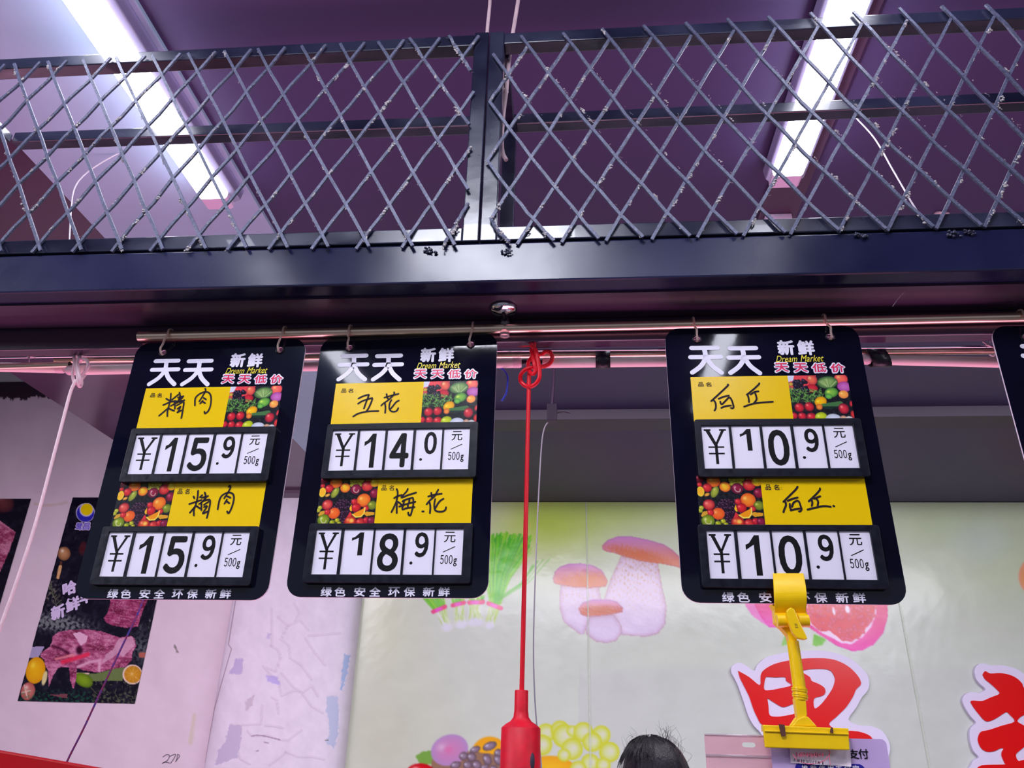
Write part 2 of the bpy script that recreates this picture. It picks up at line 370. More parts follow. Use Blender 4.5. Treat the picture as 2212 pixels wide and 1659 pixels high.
for q in ([(720, 190), (820, 280), (940, 225), (1020, 320)], [(820, 280), (750, 410), (830, 470), (840, 590), (950, 660), (1050, 800)], [(990, 400), (1080, 540), (1180, 660)], [(1020, 375), (1200, 360), (1330, 350)],
          [(650, 470), (720, 510), (750, 590), (700, 720), (580, 670), (660, 760), (730, 800), (745, 900), (760, 955), (880, 905), (950, 920), (1050, 1060), (1160, 1125)], [(760, 740), (870, 870), (940, 910)],
          [(660, 970), (710, 1000), (730, 1130)], [(970, 920), (1050, 860), (1110, 960)], [(600, 1245), (700, 1255), (770, 1270)], [(430, 1300), (470, 1345), (600, 1340), (750, 1385), (820, 1390), (950, 1290)],
          [(800, 1500), (920, 1550), (1060, 1550), (1170, 1575)], [(640, 1630), (750, 1550), (800, 1500)], [(340, 1500), (360, 1570), (450, 1620)], [(660, 120), (665, 470)], [(570, 1050), (560, 1230), (380, 1240)], [(880, 60), (930, 150), (890, 230)]): crack(q)
for q, col, a in (([(310, 600), (380, 590), (375, 745), (240, 750)], (186, 168, 214), .8), ([(610, 760), (700, 765), (740, 830), (735, 860), (615, 815)], (190, 172, 228), .95), ([(1365, 550), (1425, 575), (1390, 750), (1350, 905), (1330, 905), (1345, 700)], (172, 186, 226), 1),
                  ([(1195, 960), (1300, 960), (1315, 1100), (1305, 1340), (1265, 1470), (1180, 1410), (1220, 1340), (1220, 1200), (1190, 1120)], (188, 192, 222), .95), ([(250, 1230), (370, 1250), (360, 1400), (330, 1560), (110, 1640), (140, 1490), (210, 1400)], (190, 174, 206), .8),
                  ([(620, 350), (655, 360), (645, 410), (600, 400)], (190, 176, 216), .7), ([(410, 1000), (490, 950), (475, 1050), (400, 1110)], (200, 178, 196), .8)):
    q = [off(*p) for p in q]; dd_ = c.dist(q+q[:1])*np.where(c.inside(q), 1, -1); c.mix(a*np.clip((dd_+1.6*noise2(px, py, 14, 15)+1)/2.2, 0, 1), col); hgt -= .0012*c.inside(q)
c.stroke([off(310, 30), off(240, 460), off(270, 500), off(160, 880), off(100, 1100), off(10, 1600)], 2.4, (172, 148, 166), .8)
c.stroke([off(460, 1350), off(520, 1340), off(600, 1350), off(740, 1385)], 2.2, (150, 120, 150), .8); c.stroke([off(590, 1410), off(620, 1415)], 2.5, (130, 100, 130), .8)
c.stroke([off(510, 1495), off(530, 1490)], 2, (140, 120, 140)); c.stroke([off(1180, 1390), off(1210, 1388)], 2, (120, 110, 120))
CY2 = CY-hgt; PP = np.stack([CX, CY2, ZZ], -1)
grid('plaster_column', PP, c.C, M['p_wall'], kind='structure')
MB().box((xc-rw, YW-rd, 0), (xc+rw, YW, 1.35)).build("plaster_column_base", M['wall'], kind='structure')
# channel beam below the ceiling at the back, trim on the wall top
yb0 = at(1100, 907, Z=ZC-.05).y; yb1 = at(1100, 932, Z=ZC-.05).y
MB().box((XL3+.02, yb0, ZC-.05), (4.9, yb1, ZC)).build('ceiling_channel_beam', M['gbox'], bevel=.002, kind='structure')
sbox('trim_1', (-1.34, YW-.02, at(1100, 1082, Y=YW).z), (4.9, YW, ZC), 'gbox')
sbox('trim_2', (at(612, 1066, Y=YW).x-.8, YW-rd-.1, ZC-.022), (-1.34, YW-rd+.02, ZC), 'trunk')

# ------------------------------------------------------------------ printed wall mural in three sheets
mur = empty('wall_mural', (.8, YW, 0), 'glossy green and grey printed mural of vegetables and fruit covering the back wall', 'mural')
x_s1, x_s2, x_end = at(1268, 1300, Y=YW).x, at(1958, 1400, Y=YW).x, 3.4
z_top = at(1100, 1083, Y=YW).z
def mural_paint(px, py):
    c = Cv(px, py, (208, 210, 203)); X, Y = px, py
    t = np.clip((Y-1090)/220, 0, 1)[..., None]; c.C = c.C*t+np.array((222, 228, 200.))*(1-t)
    g = lambda cx, cy_, rx, ry: np.exp(-((X-cx)/rx)**2-((Y-cy_)/ry)**2)
    c.mix(.95*g(1180, 1125, 120, 75), (188, 208, 78)); c.mix(.55*g(1340, 1105, 160, 45), (186, 206, 96)); c.mix(.4*g(1030, 1100, 90, 40), (228, 228, 206))
    c.mix(.5*g(820, 1330, 90, 140), (204, 208, 166)); c.mix(.35*g(820, 1600, 160, 160), (188, 188, 150)); c.mix(.5*g(2180, 1200, 140, 120), (206, 216, 168)); c.mix(.4*g(2030, 1120, 110, 60), (196, 212, 160))
    c.mix(.5*g(2120, 1170, 70, 50), (214, 222, 228)); c.mix(.35*np.clip((Y-1430)/30, 0, 1)*(X > 1250), (196, 194, 200))
    c.C += noise2(X, Y, 90, 11)[..., None]*1.6
    # chives
    r = random.Random(5)
    def o4(x, y): return (880+x/6.6375, 1130+y/6.6375)
    for k in range(420):
        b = r.random(); x0 = 1180+b*150; y0 = 1120+b*40; tx = 1050+b*700+r.uniform(-60, 60); ty = 120+abs(b-.5)*120+r.uniform(0, 260)
        cx_ = x0+(tx-x0)*.35+r.uniform(-30, 30)-20*b; cy_ = y0+(ty-y0)*.5
        gcol = r.choice([(70, 186, 16), (104, 206, 10), (140, 216, 30), (60, 166, 40), (84, 190, 40), (160, 214, 70)])
        c.stroke([o4(x0, y0), o4(cx_, cy_), o4(tx, ty)], r.uniform(1.6, 3.6), gcol, .9)
    for x0, y0, tx, ty in ((1330, 1090, 1950, 520), (1330, 1100, 2040, 510), (1300, 1080, 1870, 545), (1310, 1100, 1800, 600)): c.stroke([o4(x0, y0), o4((x0+tx)/2+60, (y0+ty)/2+40), o4(tx, ty)], 2.4 if tx < 1900 else 1.3, (96, 188, 50), .9)
    for (bx0, by0, bx1, by1, fx0, fx1, fy) in ((370, 1240, 540, 1170, 490, 640, 1500), (650, 1150, 810, 1110, 680, 850, 1460), (885, 1110, 1085, 1100, 860, 1090, 1430), (1160, 1120, 1340, 1190, 1110, 1240, 1470)):
        for k in range(46):
            b = r.random(); x0 = bx0+(bx1-bx0)*b; y0 = by0+(by1-by0)*b; xe = fx0+(fx1-fx0)*r.random()
            c.stroke([o4(x0, y0), o4((x0+xe)/2, (y0+fy)/2), o4(xe, fy-r.uniform(0, 90))], r.uniform(1.2, 2.6), r.choice([(196, 216, 120), (168, 204, 90), (222, 226, 206), (226, 222, 236)]), .75)
        for k in range(26):
            b = r.random(); x0 = bx0+(bx1-bx0)*b; dxx = -160*(1-b)-20 if bx0 < 500 else r.uniform(-30, 30)
            if bx0 < 1100: c.stroke([o4(x0, by0+(by1-by0)*b), o4(x0+dxx, 1040)], 2.6, r.choice([(120, 200, 20), (160, 212, 60), (90, 190, 20)]), .9)
        c.ell(*o4((fx0+fx1)/2, fy-10), (fx1-fx0)/13, 9, 0, (224, 218, 238), soft=.7, a=.9)
        c.stroke([o4(bx0, by0+30), o4(bx1, by1+30)], 9, (236, 60, 130)); c.stroke([o4(bx0+50, by0*.7+by1*.3+30), o4(bx0*.4+bx1*.6, by0*.4+by1*.6+30)], 8, (240, 70, 200))
    # mushrooms
    def o5(pts): return [(1180+x/6.38, 1140+y/6.38) for x, y in pts]
    def stem(pts, seed):
        P = o5(pts); m = c.inside(P); c.poly(P, (230, 202, 230), (226, 204, 238), 1200, 1380, grain=3); ed = c.dist(P+P[:1]); c.mix(m*np.exp(-(ed/7)**2)*.55, (196, 154, 190)); c.mix(m*np.exp(-(ed/1.6)**2)*.5, (176, 120, 130))
        nn = noise2(X*2.2, Y, 15, seed)+.5*noise2(X*3, Y*.8, 6, seed+1); c.mix(m*np.clip(nn-.5, 0, 1)*np.clip(1-(Y-1225)/110, 0, 1)*.95, (196, 132, 84))
    stem([(1030, 390), (1540, 480), (1600, 830), (1660, 1080), (1640, 1330), (1540, 1460), (1360, 1505), (1040, 1475), (900, 1150), (790, 1000), (880, 720), (990, 480)], 21)
    stem([(200, 790), (720, 800), (760, 1000), (700, 1200), (600, 1240), (520, 1475), (470, 1475), (240, 1300), (180, 1100), (185, 900)], 31)
    def cap(pts, cx, cy_, rx, ry, rot, dark, y0, y1):
        P = o5(pts); m = c.inside(P).astype(float); c.poly(P, (214, 138, 208), (222, 120, 100), y0, y1); c.mix(m*np.exp(-(c.dist(P+P[:1])/2.2)**2)*.4, (150, 90, 170))
        (ex, ey), = o5([(cx, cy_)]); cc, s = math.cos(rot), math.sin(rot); u = ((X-ex)*cc+(Y-ey)*s)/(rx/6.38); v = (-(X-ex)*s+(Y-ey)*cc)/(ry/6.38)
        c.mix(m*np.clip(1.25-np.sqrt(u*u+v*v)+.25*noise2(X, Y, 9, int(cx)), 0, 1), dark)
    cap([(770, 250), (850, 170), (980, 120), (1160, 118), (1400, 165), (1620, 230), (1760, 320), (1840, 400), (1860, 560), (1760, 530), (1600, 500), (1300, 460), (1050, 390), (940, 350), (830, 330), (775, 300)], 1300, 390, 470, 95, .25, (214, 96, 44), 1160, 1215)
    cap([(90, 700), (120, 600), (200, 530), (320, 492), (480, 490), (650, 520), (770, 590), (840, 710), (850, 750), (820, 815), (600, 832), (330, 815), (200, 790), (110, 770)], 560, 720, 290, 105, 0, (222, 116, 64), 1218, 1262)
    cap([(440, 1110), (500, 1030), (620, 990), (870, 985), (980, 1020), (1060, 1110), (1050, 1160), (930, 1190), (800, 1210), (560, 1225), (480, 1200)], 740, 1135, 260, 62, 0, (196, 78, 30), 1294, 1325)
    stem([(600, 1225), (930, 1195), (1030, 1330), (1045, 1450), (960, 1560), (830, 1590), (690, 1570), (560, 1480), (535, 1370)], 41)
    # pomegranate
    def o7(pts): return [(1600+x/6.506, 1270+y/6.506) for x, y in pts]
    c.poly(o7([(40, 0), (60, 240), (170, 400), (400, 550), (640, 560), (700, 300), (700, 0)]), (236, 24, 130), (240, 60, 190), 1300, 1350)
    c.mix(c.inside(o7([(40, 0), (60, 240), (170, 400), (400, 550), (300, 440), (200, 240), (170, 0)]))*.6, (238, 170, 226))
    c.poly(o7([(720, 100), (2060, 180), (2068, 400), (2000, 640), (1860, 800), (1700, 880), (1560, 885), (1350, 810), (1100, 650), (940, 540)]), (228, 20, 110), (240, 20, 170), 1300, 1400)
    c.poly(o7([(900, 100), (1920, 200), (1900, 380), (1830, 560), (1720, 690), (1560, 790), (1430, 780), (1150, 640), (960, 500)]), (244, 210, 240))
    c.poly(o7([(930, 100), (1900, 240), (1880, 350), (1840, 480), (1760, 560), (1680, 690), (1560, 740), (1440, 750), (1250, 600), (1130, 615), (990, 500), (935, 300)]), (226, 22, 60))
    reg = o7([(930, 100), (1900, 240), (1850, 460), (1760, 560), (1680, 690), (1540, 740), (1440, 740), (1260, 600), (1130, 600), (980, 480), (935, 300)])
    def pin(x, y):
        k = False
        for i in range(len(reg)):
            a, b = reg[i], reg[(i+1) % len(reg)]
            if (a[1] > y) != (b[1] > y) and x < (b[0]-a[0])*(y-a[1])/(b[1]-a[1])+a[0]: k = not k
        return k
    for k in range(230):
        x, y = r.uniform(1740, 1895), r.uniform(1288, 1386)
        if pin(x, y): rr = r.uniform(3.4, 5.6); c.ell(x, y, rr, rr*.8, r.uniform(0, 3), (240, 60, 118), (190, 4, 40), .2, (250, 150, 196))
    c.ell(*o7([(1310, 330)])[0], 3, 9, -.2, (246, 226, 246), soft=.4); c.ell(*o7([(1500, 300)])[0], 5, 9, -.2, (246, 226, 246), soft=.4)
    c.poly(o7([(1030, 650), (1200, 720), (1150, 800), (1060, 820), (1010, 800)]), (112, 190, 30)); c.poly(o7([(620, 660), (680, 640), (670, 800), (570, 810)]), (150, 206, 110))
    # fruit along the bottom
    def o6(x, y): return (880+x/4.608, 1540+y/4.608)
    c.poly([o6(80, 430), o6(150, 385), o6(250, 372), o6(280, 520), o6(120, 500)], (120, 166, 70)); 
    c.ell(*o6(820, 420), 40, 40, 0, (246, 178, 20), (240, 160, 20), .06); c.ell(*o6(1420, 620), 62, 42, 0, (248, 190, 30), (236, 160, 20), .05)
    c.poly([o6(240, 470), o6(600, 380), o6(960, 420), o6(960, 700), o6(240, 700)], (150, 112, 92))
    c.ell(*o6(420, 370), 41, 33, -.35, (206, 130, 182), (178, 140, 196), .06, (214, 170, 206)); c.ell(*o6(410, 365), 9, 7, 0, (220, 110, 170), soft=.8, a=.6)
    for x, y, a, b in ((820, 330, 16, 9), (675, 365, 12, 7), (690, 520, 10, 11), (795, 465, 9, 13), (905, 400, 9, 9), (905, 470, 9, 12), (600, 520, 10, 10), (480, 520, 12, 8), (560, 430, 10, 9), (640, 440, 10, 10), (770, 540, 10, 6), (860, 560, 9, 9)):
        c.ell(*o6(x, y), a, b, -.4, (150, 126, 150), (92, 70, 80), .12, (216, 206, 232))
    c.ell(*o6(130, 590), 30, 19, 0, (224, 14, 28), (190, 6, 20), .06, (250, 180, 180))
    for x, y, q in ((1380, 200, 20), (1520, 170, 20), (1340, 320, 22), (1560, 230, 25), (1640, 180, 12), (1750, 190, 21), (1930, 220, 20), (1840, 290, 21), (1640, 360, 23), (2010, 390, 22), (1560, 420, 14), (1820, 500, 20), (1950, 520, 16), (1700, 560, 18)):
        c.ell(*o6(x, y), q, q*1.02, 0, (216, 220, 178), (206, 206, 30), .07, (222, 216, 200), hx=.2, hy=-.1)
    # peach at the right edge
    c.ell(2262, 1245, 62, 52, 0, (240, 156, 50), (244, 168, 140), .05)
    return c.C
for i, (xa, xb) in enumerate(((-1.345, x_s1-.0002), (x_s1+.0002, x_s2-.0002), (x_s2+.0002, x_end))):
    X, Z, P = plane_grid(xa, xb, 1.36, z_top, YW-.004, .0046)
    px, py = topx(X, YW-.004, Z); C_ = mural_paint(px, py); C_[1:-1, 1:-1] = (C_[1:-1, 1:-1]*2+C_[:-2, 1:-1]+C_[2:, 1:-1]+C_[1:-1, :-2]+C_[1:-1, 2:])/6
    P[..., 1] += .0003*noise2(X*100, Z*100, 26, 50+i)      # loosely pasted film
    P[..., 0] -= .8; P[..., 1] -= YW
    grid('sheet', P, C_, M['p_gloss'], mur)
    MB().box((xa-.8, -.006, 0), (xb-.8, -.002, 1.36)).build('sheet_lower', M['wallgrey'], mur)
for xx in (x_s1+.004, x_s2+.004):
    MB().box((xx-.8-.004, -.012, 1.3), (xx-.8+.006, -.0075, z_top)).build('seam_strip', mat('clear_seam_tape', (232, 236, 224), .15, alpha=.3), mur)

# ------------------------------------------------------------------ foam letters on the mural
def letter(name, label, loops_w, loops_r, Y0=YW-.03):
    w3 = [[(p.x, p.z) for p in (at(x, y, Y=Y0) for x, y in lp)] for lp in loops_w]; r3 = [[(p.x, p.z) for p in (at(x, y, Y=Y0-.008) for x, y in lp)] for lp in loops_r]
    def rnd(lp):
        v = smooth_path([Vector((a, 0, b)) for a, b in lp+lp[:1]], 3); return [(p.x, p.z) for p in v[:-1]]
    e = empty(name, (w3[0][0][0], YW, w3[0][0][1]), label, 'sign letter'); ex, _, ez = e.location
    sh = lambda L: [[(a-ex, b-ez) for a, b in rnd(l)] for l in L]
    fill2d('backing_plate', sh(w3), M['swhite'], e, .011, -.019); fill2d('red_face', sh(r3), M['sred'], e, .003, -.034); return e
def s8(L): return [[(1500+x/4.809, 1400+y/4.809) for x, y in l] for l in L]
letter('sign_letter', 'red character with rounded lilac border on the mural, behind the yellow clip',
  s8([[(385, 260), (385, 200), (440, 155), (510, 165), (620, 235), (650, 180), (760, 90), (1000, 40), (1300, 25), (1500, 60), (1650, 130), (1780, 250), (1815, 350), (1800, 440), (1740, 510), (1680, 620), (1600, 740), (1700, 800), (1850, 815), (1960, 870), (2030, 1000), (2020, 1120), (1960, 1250), (1400, 1330), (900, 1300), (760, 1100), (700, 900), (620, 810), (560, 700), (500, 520), (440, 360)]]),
  s8([[(455, 235), (570, 300), (680, 385), (690, 290), (720, 230), (830, 165), (1000, 125), (1200, 105), (1400, 110), (1520, 145), (1620, 205), (1700, 290), (1730, 350), (1725, 385), (1680, 430), (1650, 500), (1580, 610), (1480, 710), (1400, 790), (1500, 850), (1700, 865), (1830, 915), (1820, 980), (1500, 1010), (1300, 1180), (1100, 1160), (1120, 960), (1000, 840), (860, 815), (710, 800), (650, 710), (610, 620), (570, 500), (520, 400), (475, 310)],
      [(750, 297), (850, 303), (945, 302), (955, 340), (1010, 385), (900, 415), (780, 437), (725, 425), (733, 330)], [(757, 518), (870, 590), (930, 613), (1000, 590), (1040, 582), (1052, 672), (950, 700), (860, 712), (782, 695), (770, 600)],
      [(1120, 235), (1200, 218), (1320, 215), (1410, 230), (1455, 290), (1460, 350), (1430, 430), (1370, 520), (1310, 590), (1250, 625), (1245, 525), (1330, 495), (1362, 460), (1350, 410), (1290, 370), (1220, 340), (1200, 300), (1130, 255)]]))
def s9(L): return [[(2060+x/6.408, 1400+y/6.408) for x, y in l] for l in L]
letter('sign_letter', 'red character with lilac border cut by the right edge of the photo',
  s9([[(290, 330), (300, 270), (350, 220), (400, 210), (460, 220), (510, 238), (650, 235), (800, 265), (900, 305), (1000, 370), (1250, 500), (1400, 900), (1400, 1700), (800, 1800), (235, 1750), (240, 1620), (280, 1550), (350, 1510), (280, 1430), (240, 1330), (220, 1200), (240, 1100), (310, 1030), (250, 960), (180, 860), (130, 760), (125, 700), (160, 640), (230, 610), (300, 612), (350, 620), (445, 572), (370, 500), (310, 420)]]),
  s9([[(405, 370), (440, 318), (510, 350), (650, 345), (780, 370), (880, 420), (950, 490), (974, 550), (1100, 700), (1000, 900), (930, 950), (885, 1015), (974, 1070), (1150, 1200), (1000, 1350), (880, 1450), (865, 1500), (900, 1560), (974, 1550), (1200, 1560), (1200, 1650), (800, 1690), (360, 1690), (400, 1620), (700, 1610), (710, 1590), (670, 1500), (670, 1440), (695, 1390), (650, 1385), (580, 1420), (480, 1435), (400, 1400), (355, 1330), (340, 1250), (380, 1160), (500, 1130), (680, 1070), (850, 1015), (780, 920), (740, 885), (700, 900), (600, 965), (500, 1010), (430, 1000), (350, 910), (280, 820), (240, 745), (270, 725), (400, 730), (520, 680), (640, 630), (600, 570), (500, 480), (440, 430)]]))

# ------------------------------------------------------------------ posters on the left wall
def meat_fiber(c, m, seed, base, dark, light, sc=16):
    m = m.astype(float); n = noise2(c.X, c.Y*1.5, sc*3.2, seed); k = noise2(c.X*.5+c.Y*.5, c.Y*2.2-c.X*.6, sc*.8, seed+1); q = noise2(c.X*.7, c.Y*1.8, sc*1.3, seed+5)
    c.mix(m, base); c.mix(m*np.clip(n*.7, 0, .75), light); c.mix(m*np.clip(-n*.8, 0, .85), dark); c.mix(m*np.clip(k*.35, 0, .4), (226, 150, 186)); c.mix(m*np.clip(-k*.3, 0, .35), dark)
    c.mix(m*np.exp(-(q/.10)**2)*.45, (236, 188, 212)); c.mix(m*np.exp(-((q-.35)/.10)**2)*.4, (90, 20, 54))
tl, br = at(157, 1074, Y=YW-.01), at(297, 1520, Y=YW-.01); tl.x = -3.388; br.x = -2.648
pst = empty('meat_poster', (tl.x, YW, br.z), 'tall black poster of raw meat and lemons, partly behind the leftmost price board', 'poster')
X, Z, P = plane_grid(tl.x, br.x, br.z, tl.z, YW-.006, .0042); px, py = topx(X, YW-.006, Z)
c = Cv(px, py, (16, 12, 30)); o3 = lambda pts: [(30+x/6.6375, 1290+y/6.6375) for x, y in pts]; n1 = noise2(px, py, 40, 61); n2 = noise2(px, py, 14, 62)
c.C += np.clip(n1, 0, 1)[..., None]*14
sm = np.exp(-((px-120)/65)**2-((py-1345+(px-120)*-.1)/17)**2); c.mix(np.clip(sm*(1.1+n2), 0, 1)*.8, (140, 146, 148))
c.mix(np.exp(-((px-305)/25)**2-((py-1400)/35)**2)*np.clip(.8+n2, 0, 1)*.6, (120, 130, 130)); c.mix(np.exp(-((px-110)/22)**2-((py-1280)/30)**2)*np.clip(n2, 0, 1), (120, 112, 104))
for k in range(26): a = 1245+k*3; c.stroke([(104+k*.9, a), (104+k*.9+random.uniform(-10, 12), a-9)], 1.3, (100, 104, 84))
meat_fiber(c, c.inside(o3([(1400, -200), (2000, -200), (1910, 60), (1830, 240), (1780, 420), (1600, 440), (1400, 400), (1320, 360), (1290, 300), (1350, 220), (1380, 60)])), 71, (150, 50, 96), (110, 24, 62), (186, 92, 140), 20)
c.poly(o3([(240, 710), (440, 710), (350, 870), (210, 870)]), (168, 156, 196)); c.poly(o3([(880, 1080), (1180, 1095), (1500, 1010), (1600, 1010), (1560, 1200), (900, 1200)]), (104, 120, 70)); c.poly(o3([(870, 1075), (1150, 1095), (880, 1115)]), (220, 190, 180))
c.ell(*o3([(1000, 1190)])[0], 22, 14, .5, (126, 160, 30), (80, 110, 20), .2)
body = o3([(545, 640), (560, 560), (640, 500), (800, 470), (1050, 462), (1250, 490), (1400, 540), (1520, 580), (1680, 555), (1730, 590), (1750, 700), (1700, 790), (1690, 900), (1600, 1000), (1400, 1030), (1210, 1080), (1000, 1050), (900, 1010), (900, 1150), (850, 1320), (810, 1200), (790, 1000), (640, 1010), (560, 1130), (500, 1290), (490, 1050), (440, 960), (440, 900), (380, 850), (400, 790), (520, 710)])
meat_fiber(c, c.inside(body), 81, (176, 84, 128), (118, 34, 70), (216, 142, 178), 22)
c.poly(o3([(840, 520), (950, 500), (1060, 560), (1040, 640), (960, 700), (900, 600)]), (230, 176, 206)); c.poly(o3([(1500, 600), (1700, 560), (1740, 680), (1560, 860), (1500, 800), (1400, 880), (1260, 950), (1320, 820), (1430, 740)]), (212, 160, 188), a=.8)
c.stroke(o3([(700, 930), (900, 870), (1060, 820)]), 9, (234, 40, 80), .85, 4); c.stroke(o3([(600, 890), (760, 850), (860, 830)]), 5, (240, 140, 150), .8, 3)
c.stroke(o3([(920, 1000), (1080, 930), (1230, 910), (1220, 1050)]), 6, (224, 168, 196), .9, 3); c.stroke(o3([(560, 700), (650, 730), (780, 800)]), 6, (70, 14, 44), .8, 4); c.ell(*o3([(940, 760)])[0], 7, 9, 0, (60, 10, 40), soft=.8)
c.ell(*o3([(310, 1050)])[0], 21, 29, .2, (240, 180, 16), (222, 150, 10), .08, (250, 214, 60)); c.ell(*o3([(440, 1160)])[0], 5, 16, .25, (222, 210, 150), soft=.3)
c.ell(*o3([(1700, 1108)])[0], 21.5, 21.5, 0, (232, 200, 190), soft=.06); c.ell(*o3([(1705, 1108)])[0], 18.5, 18.5, 0, (206, 144, 36), (190, 130, 30), .1); c.ell(*o3([(1690, 1100)])[0], 3, 3, 0, (226, 180, 110), soft=.6)
for k in range(9):
    a = k*.7; c.stroke([o3([(1700, 1108)])[0], (286+17*math.cos(a), 1457+17*math.sin(a))], 1, (222, 176, 90), .7)
c.ell(*o3([(200, 1350)])[0], 15, 20, .3, (206, 120, 110), (170, 80, 80), .1, (240, 200, 190)); c.stroke(o3([(120, 1370), (230, 1340)]), 3, (236, 190, 180)); c.stroke(o3([(150, 1260), (190, 1440)]), 2.5, (236, 190, 180))
lo = np.clip((py-1480)/25, 0, 1); c.mix(lo*np.clip(n2+.1, 0, 1)*.6*(px < 200), (20, 120, 70)); c.mix(lo*np.clip(n2, 0, 1)*.6*(px > 200), (110, 120, 80))
for k in range(60): a, b = random.uniform(200, 300), random.uniform(1470, 1516); c.stroke([(a, b), (a+random.uniform(-9, 9), b+random.uniform(-7, 4))], 1.1, (110, 118, 84), .8)
c.poly(o3([(500, 1395), (770, 1390), (765, 1450), (640, 1430)]), (120, 66, 76)); c.poly(o3([(1790, 800), (1890, 790), (1880, 870), (1800, 870)]), (170, 90, 80))
o2 = lambda x, y: (40+x/6.913, 1060+y/6.913)
c.ell(*o2(1000, 330), 20.5, 20.5, -.6, (206, 194, 230), soft=.05); c.ell(*o2(1000, 335), 18.8, 18.8, -.6, (46, 40, 176), soft=.06); c.ell(*o2(1015, 285), 15, 14.5, -.6, (206, 194, 230), soft=.06); c.ell(*o2(1018, 280), 13, 12.6, -.6, (238, 206, 0), soft=.06)
c.ell(*o2(680, 940), 14, 15, .2, (190, 136, 92), (120, 76, 50), .1, (236, 214, 190)); c.stroke([o2(635, 1070), o2(630, 1130)], 5, (90, 50, 40)); c.stroke([o2(625, 1135), o2(590, 1295)], 7, (216, 166, 116))
c.ell(*o2(960, 860), 8, 14, .2, (70, 24, 34), soft=.5)
# gloss leftovers of the leaves
P[..., 0] -= tl.x; P[..., 1] -= YW; P[..., 2] -= br.z
P[..., 1] += .0015*noise2(X*100, Z*100, 16, 77)
grid('printed_sheet', P, c.C, M['p_poster'], pst)
def pxy(x, y): v = at(x, y, Y=YW-.009); return v.x-tl.x, v.z-br.z
def slanted(items, name, m, ang, parent):   # rotated print
    o = glyphs([(t, 0, w_, 0, h_, b, 0) for t, w_, h_, b, *_ in items[:1]], name, m, parent, 0)
    return o
def rotglyph(t, x, y, size, ang, bold, name, m, yy):
    o = glyphs([(t, -size/2, size/2, -size/2, size/2, bold, 0)], name, m, pst, 0); gx, gz = pxy(x, y); o.location = (gx, yy, gz); o.rotation_euler.y = -ang; return o
lw = mat('lilac_print', (214, 196, 236), .4); li = mat('violet_print', (96, 80, 196), .4)
for t, x, y in (('新', 125, 1322), ('鲜', 157, 1305), ('羊', 186, 1288), ('哈', 150, 1270)): rotglyph(t, x, y, .092, .35, .05, 'lettering', lw, -.0085)
for t, x in (('鹭', 171), ('昌', 187)): rotglyph(t, x, 1137, .056, 0, .09, 'lettering', lw, -.0085); rotglyph(t, x, 1137, .046, 0, .02, 'lettering', li, -.0095)
tr2 = at(66, 1077, Y=YW-.01)
ps2 = empty('meat_poster', (tr2.x-.76, YW, .3+H0), 'black poster with raw meat cut by the left edge of the photo', 'poster')
X, Z, P = plane_grid(tr2.x-.76, tr2.x, .14+H0, tr2.z, YW-.006, .005); px, py = topx(X, YW-.006, Z)
c = Cv(px, py, (14, 10, 28)); c.C += np.clip(noise2(px, py, 40, 91), 0, 1)[..., None]*12
meat_fiber(c, c.inside([(-200, 1085), (-40, 1075), (0, 1125), (28, 1145), (34, 1150), (20, 1190), (5, 1225), (-30, 1290), (-200, 1330)]), 92, (170, 70, 110), (110, 30, 66), (214, 140, 170), 24)
c.ell(5, 1085, 26, 22, .4, (104, 50, 56), (60, 24, 36), .2, (140, 90, 90))
P[..., 0] -= ps2.location.x; P[..., 1] -= YW; P[..., 2] -= ps2.location.z
grid('printed_sheet', P, c.C, M['p_poster'], ps2)
# ------------------------------------------------------------------ ceiling lamps
def batten(X0, X1, Y0, Y1, zt, label, group=None):
    e = empty('tube_lamp', ((X0+X1)/2, (Y0+Y1)/2, zt), label, 'lamp', group); xc_ = (X0+X1)/2; L = (Y1-Y0)/2; wd = (X1-X0)/2
    mb = MB(); z = 0
    mb.prism([(-wd-.012, z), (wd+.022, z), (wd+.016, z-.03), (wd, z-.038), (-wd, z-.038), (-wd-.008, z-.03)], -L, L); mb.build('housing', M['housing'], e, .003)
    MB().prism([(-wd, -.036), (wd, -.036), (wd, -.052), (wd-.006, -.058), (-wd+.006, -.058), (-wd, -.052)], -L, L-.045).build('diffuser', M['lamp'], e)
    MB().prism([(-wd, -.036), (wd, -.036), (wd, -.052), (wd-.006, -.058), (-wd+.006, -.058), (-wd, -.052)], L-.0449, L).build('end_lens', M['lampoff'], e, label='unlit pink end of the lens')
    return e
zl = ZC-.012-.058
a0, a1, a2 = at(437, 430, Z=zl), at(490, 430, Z=zl), at(470, 452, Z=zl); b0, b1 = at(121, 0, Z=zl), at(212, 0, Z=zl)
batten((a0.x+b0.x)/2, (a1.x+b1.x)/2, a2.y-1.2, a2.y, ZC-.012, 'lit white tube lamp on the grey duct, left half of the photo')
a0, a1, a2 = at(1683, 385, Z=zl), at(1741, 385, Z=zl), at(1708, 405, Z=zl); b0, b1 = at(1782, 0, Z=zl), at(1873, 0, Z=zl)
batten((a0.x+b0.x)/2, (a1.x+b1.x)/2, a2.y-1.2, a2.y, ZC-.012, 'lit white tube lamp on the pinkish trunking, right half of the photo')
xl_, xr_ = -1.0, .53
for x_, t_ in ((xl_, 'left'), (xr_, 'right')): batten(x_-.033, x_+.033, -1.0, .2, ZC-.012, 'lit tube lamp behind the camera, in line with the %s visible lamp' % t_, 'tube lamps over the aisle')
t0, t1 = at(1634, 483, Z=ZC-.012), at(1715, 480, Z=ZC-.012)
MB().box((t0.x, -1.2, ZC-.012), (t1.x, 3.9, ZC)).build('ceiling_trunking', M['trunk'], bevel=.002, kind='structure')
q0, q1 = at(1652, 468, Z=ZC-.022), at(1704, 490, Z=ZC-.022)
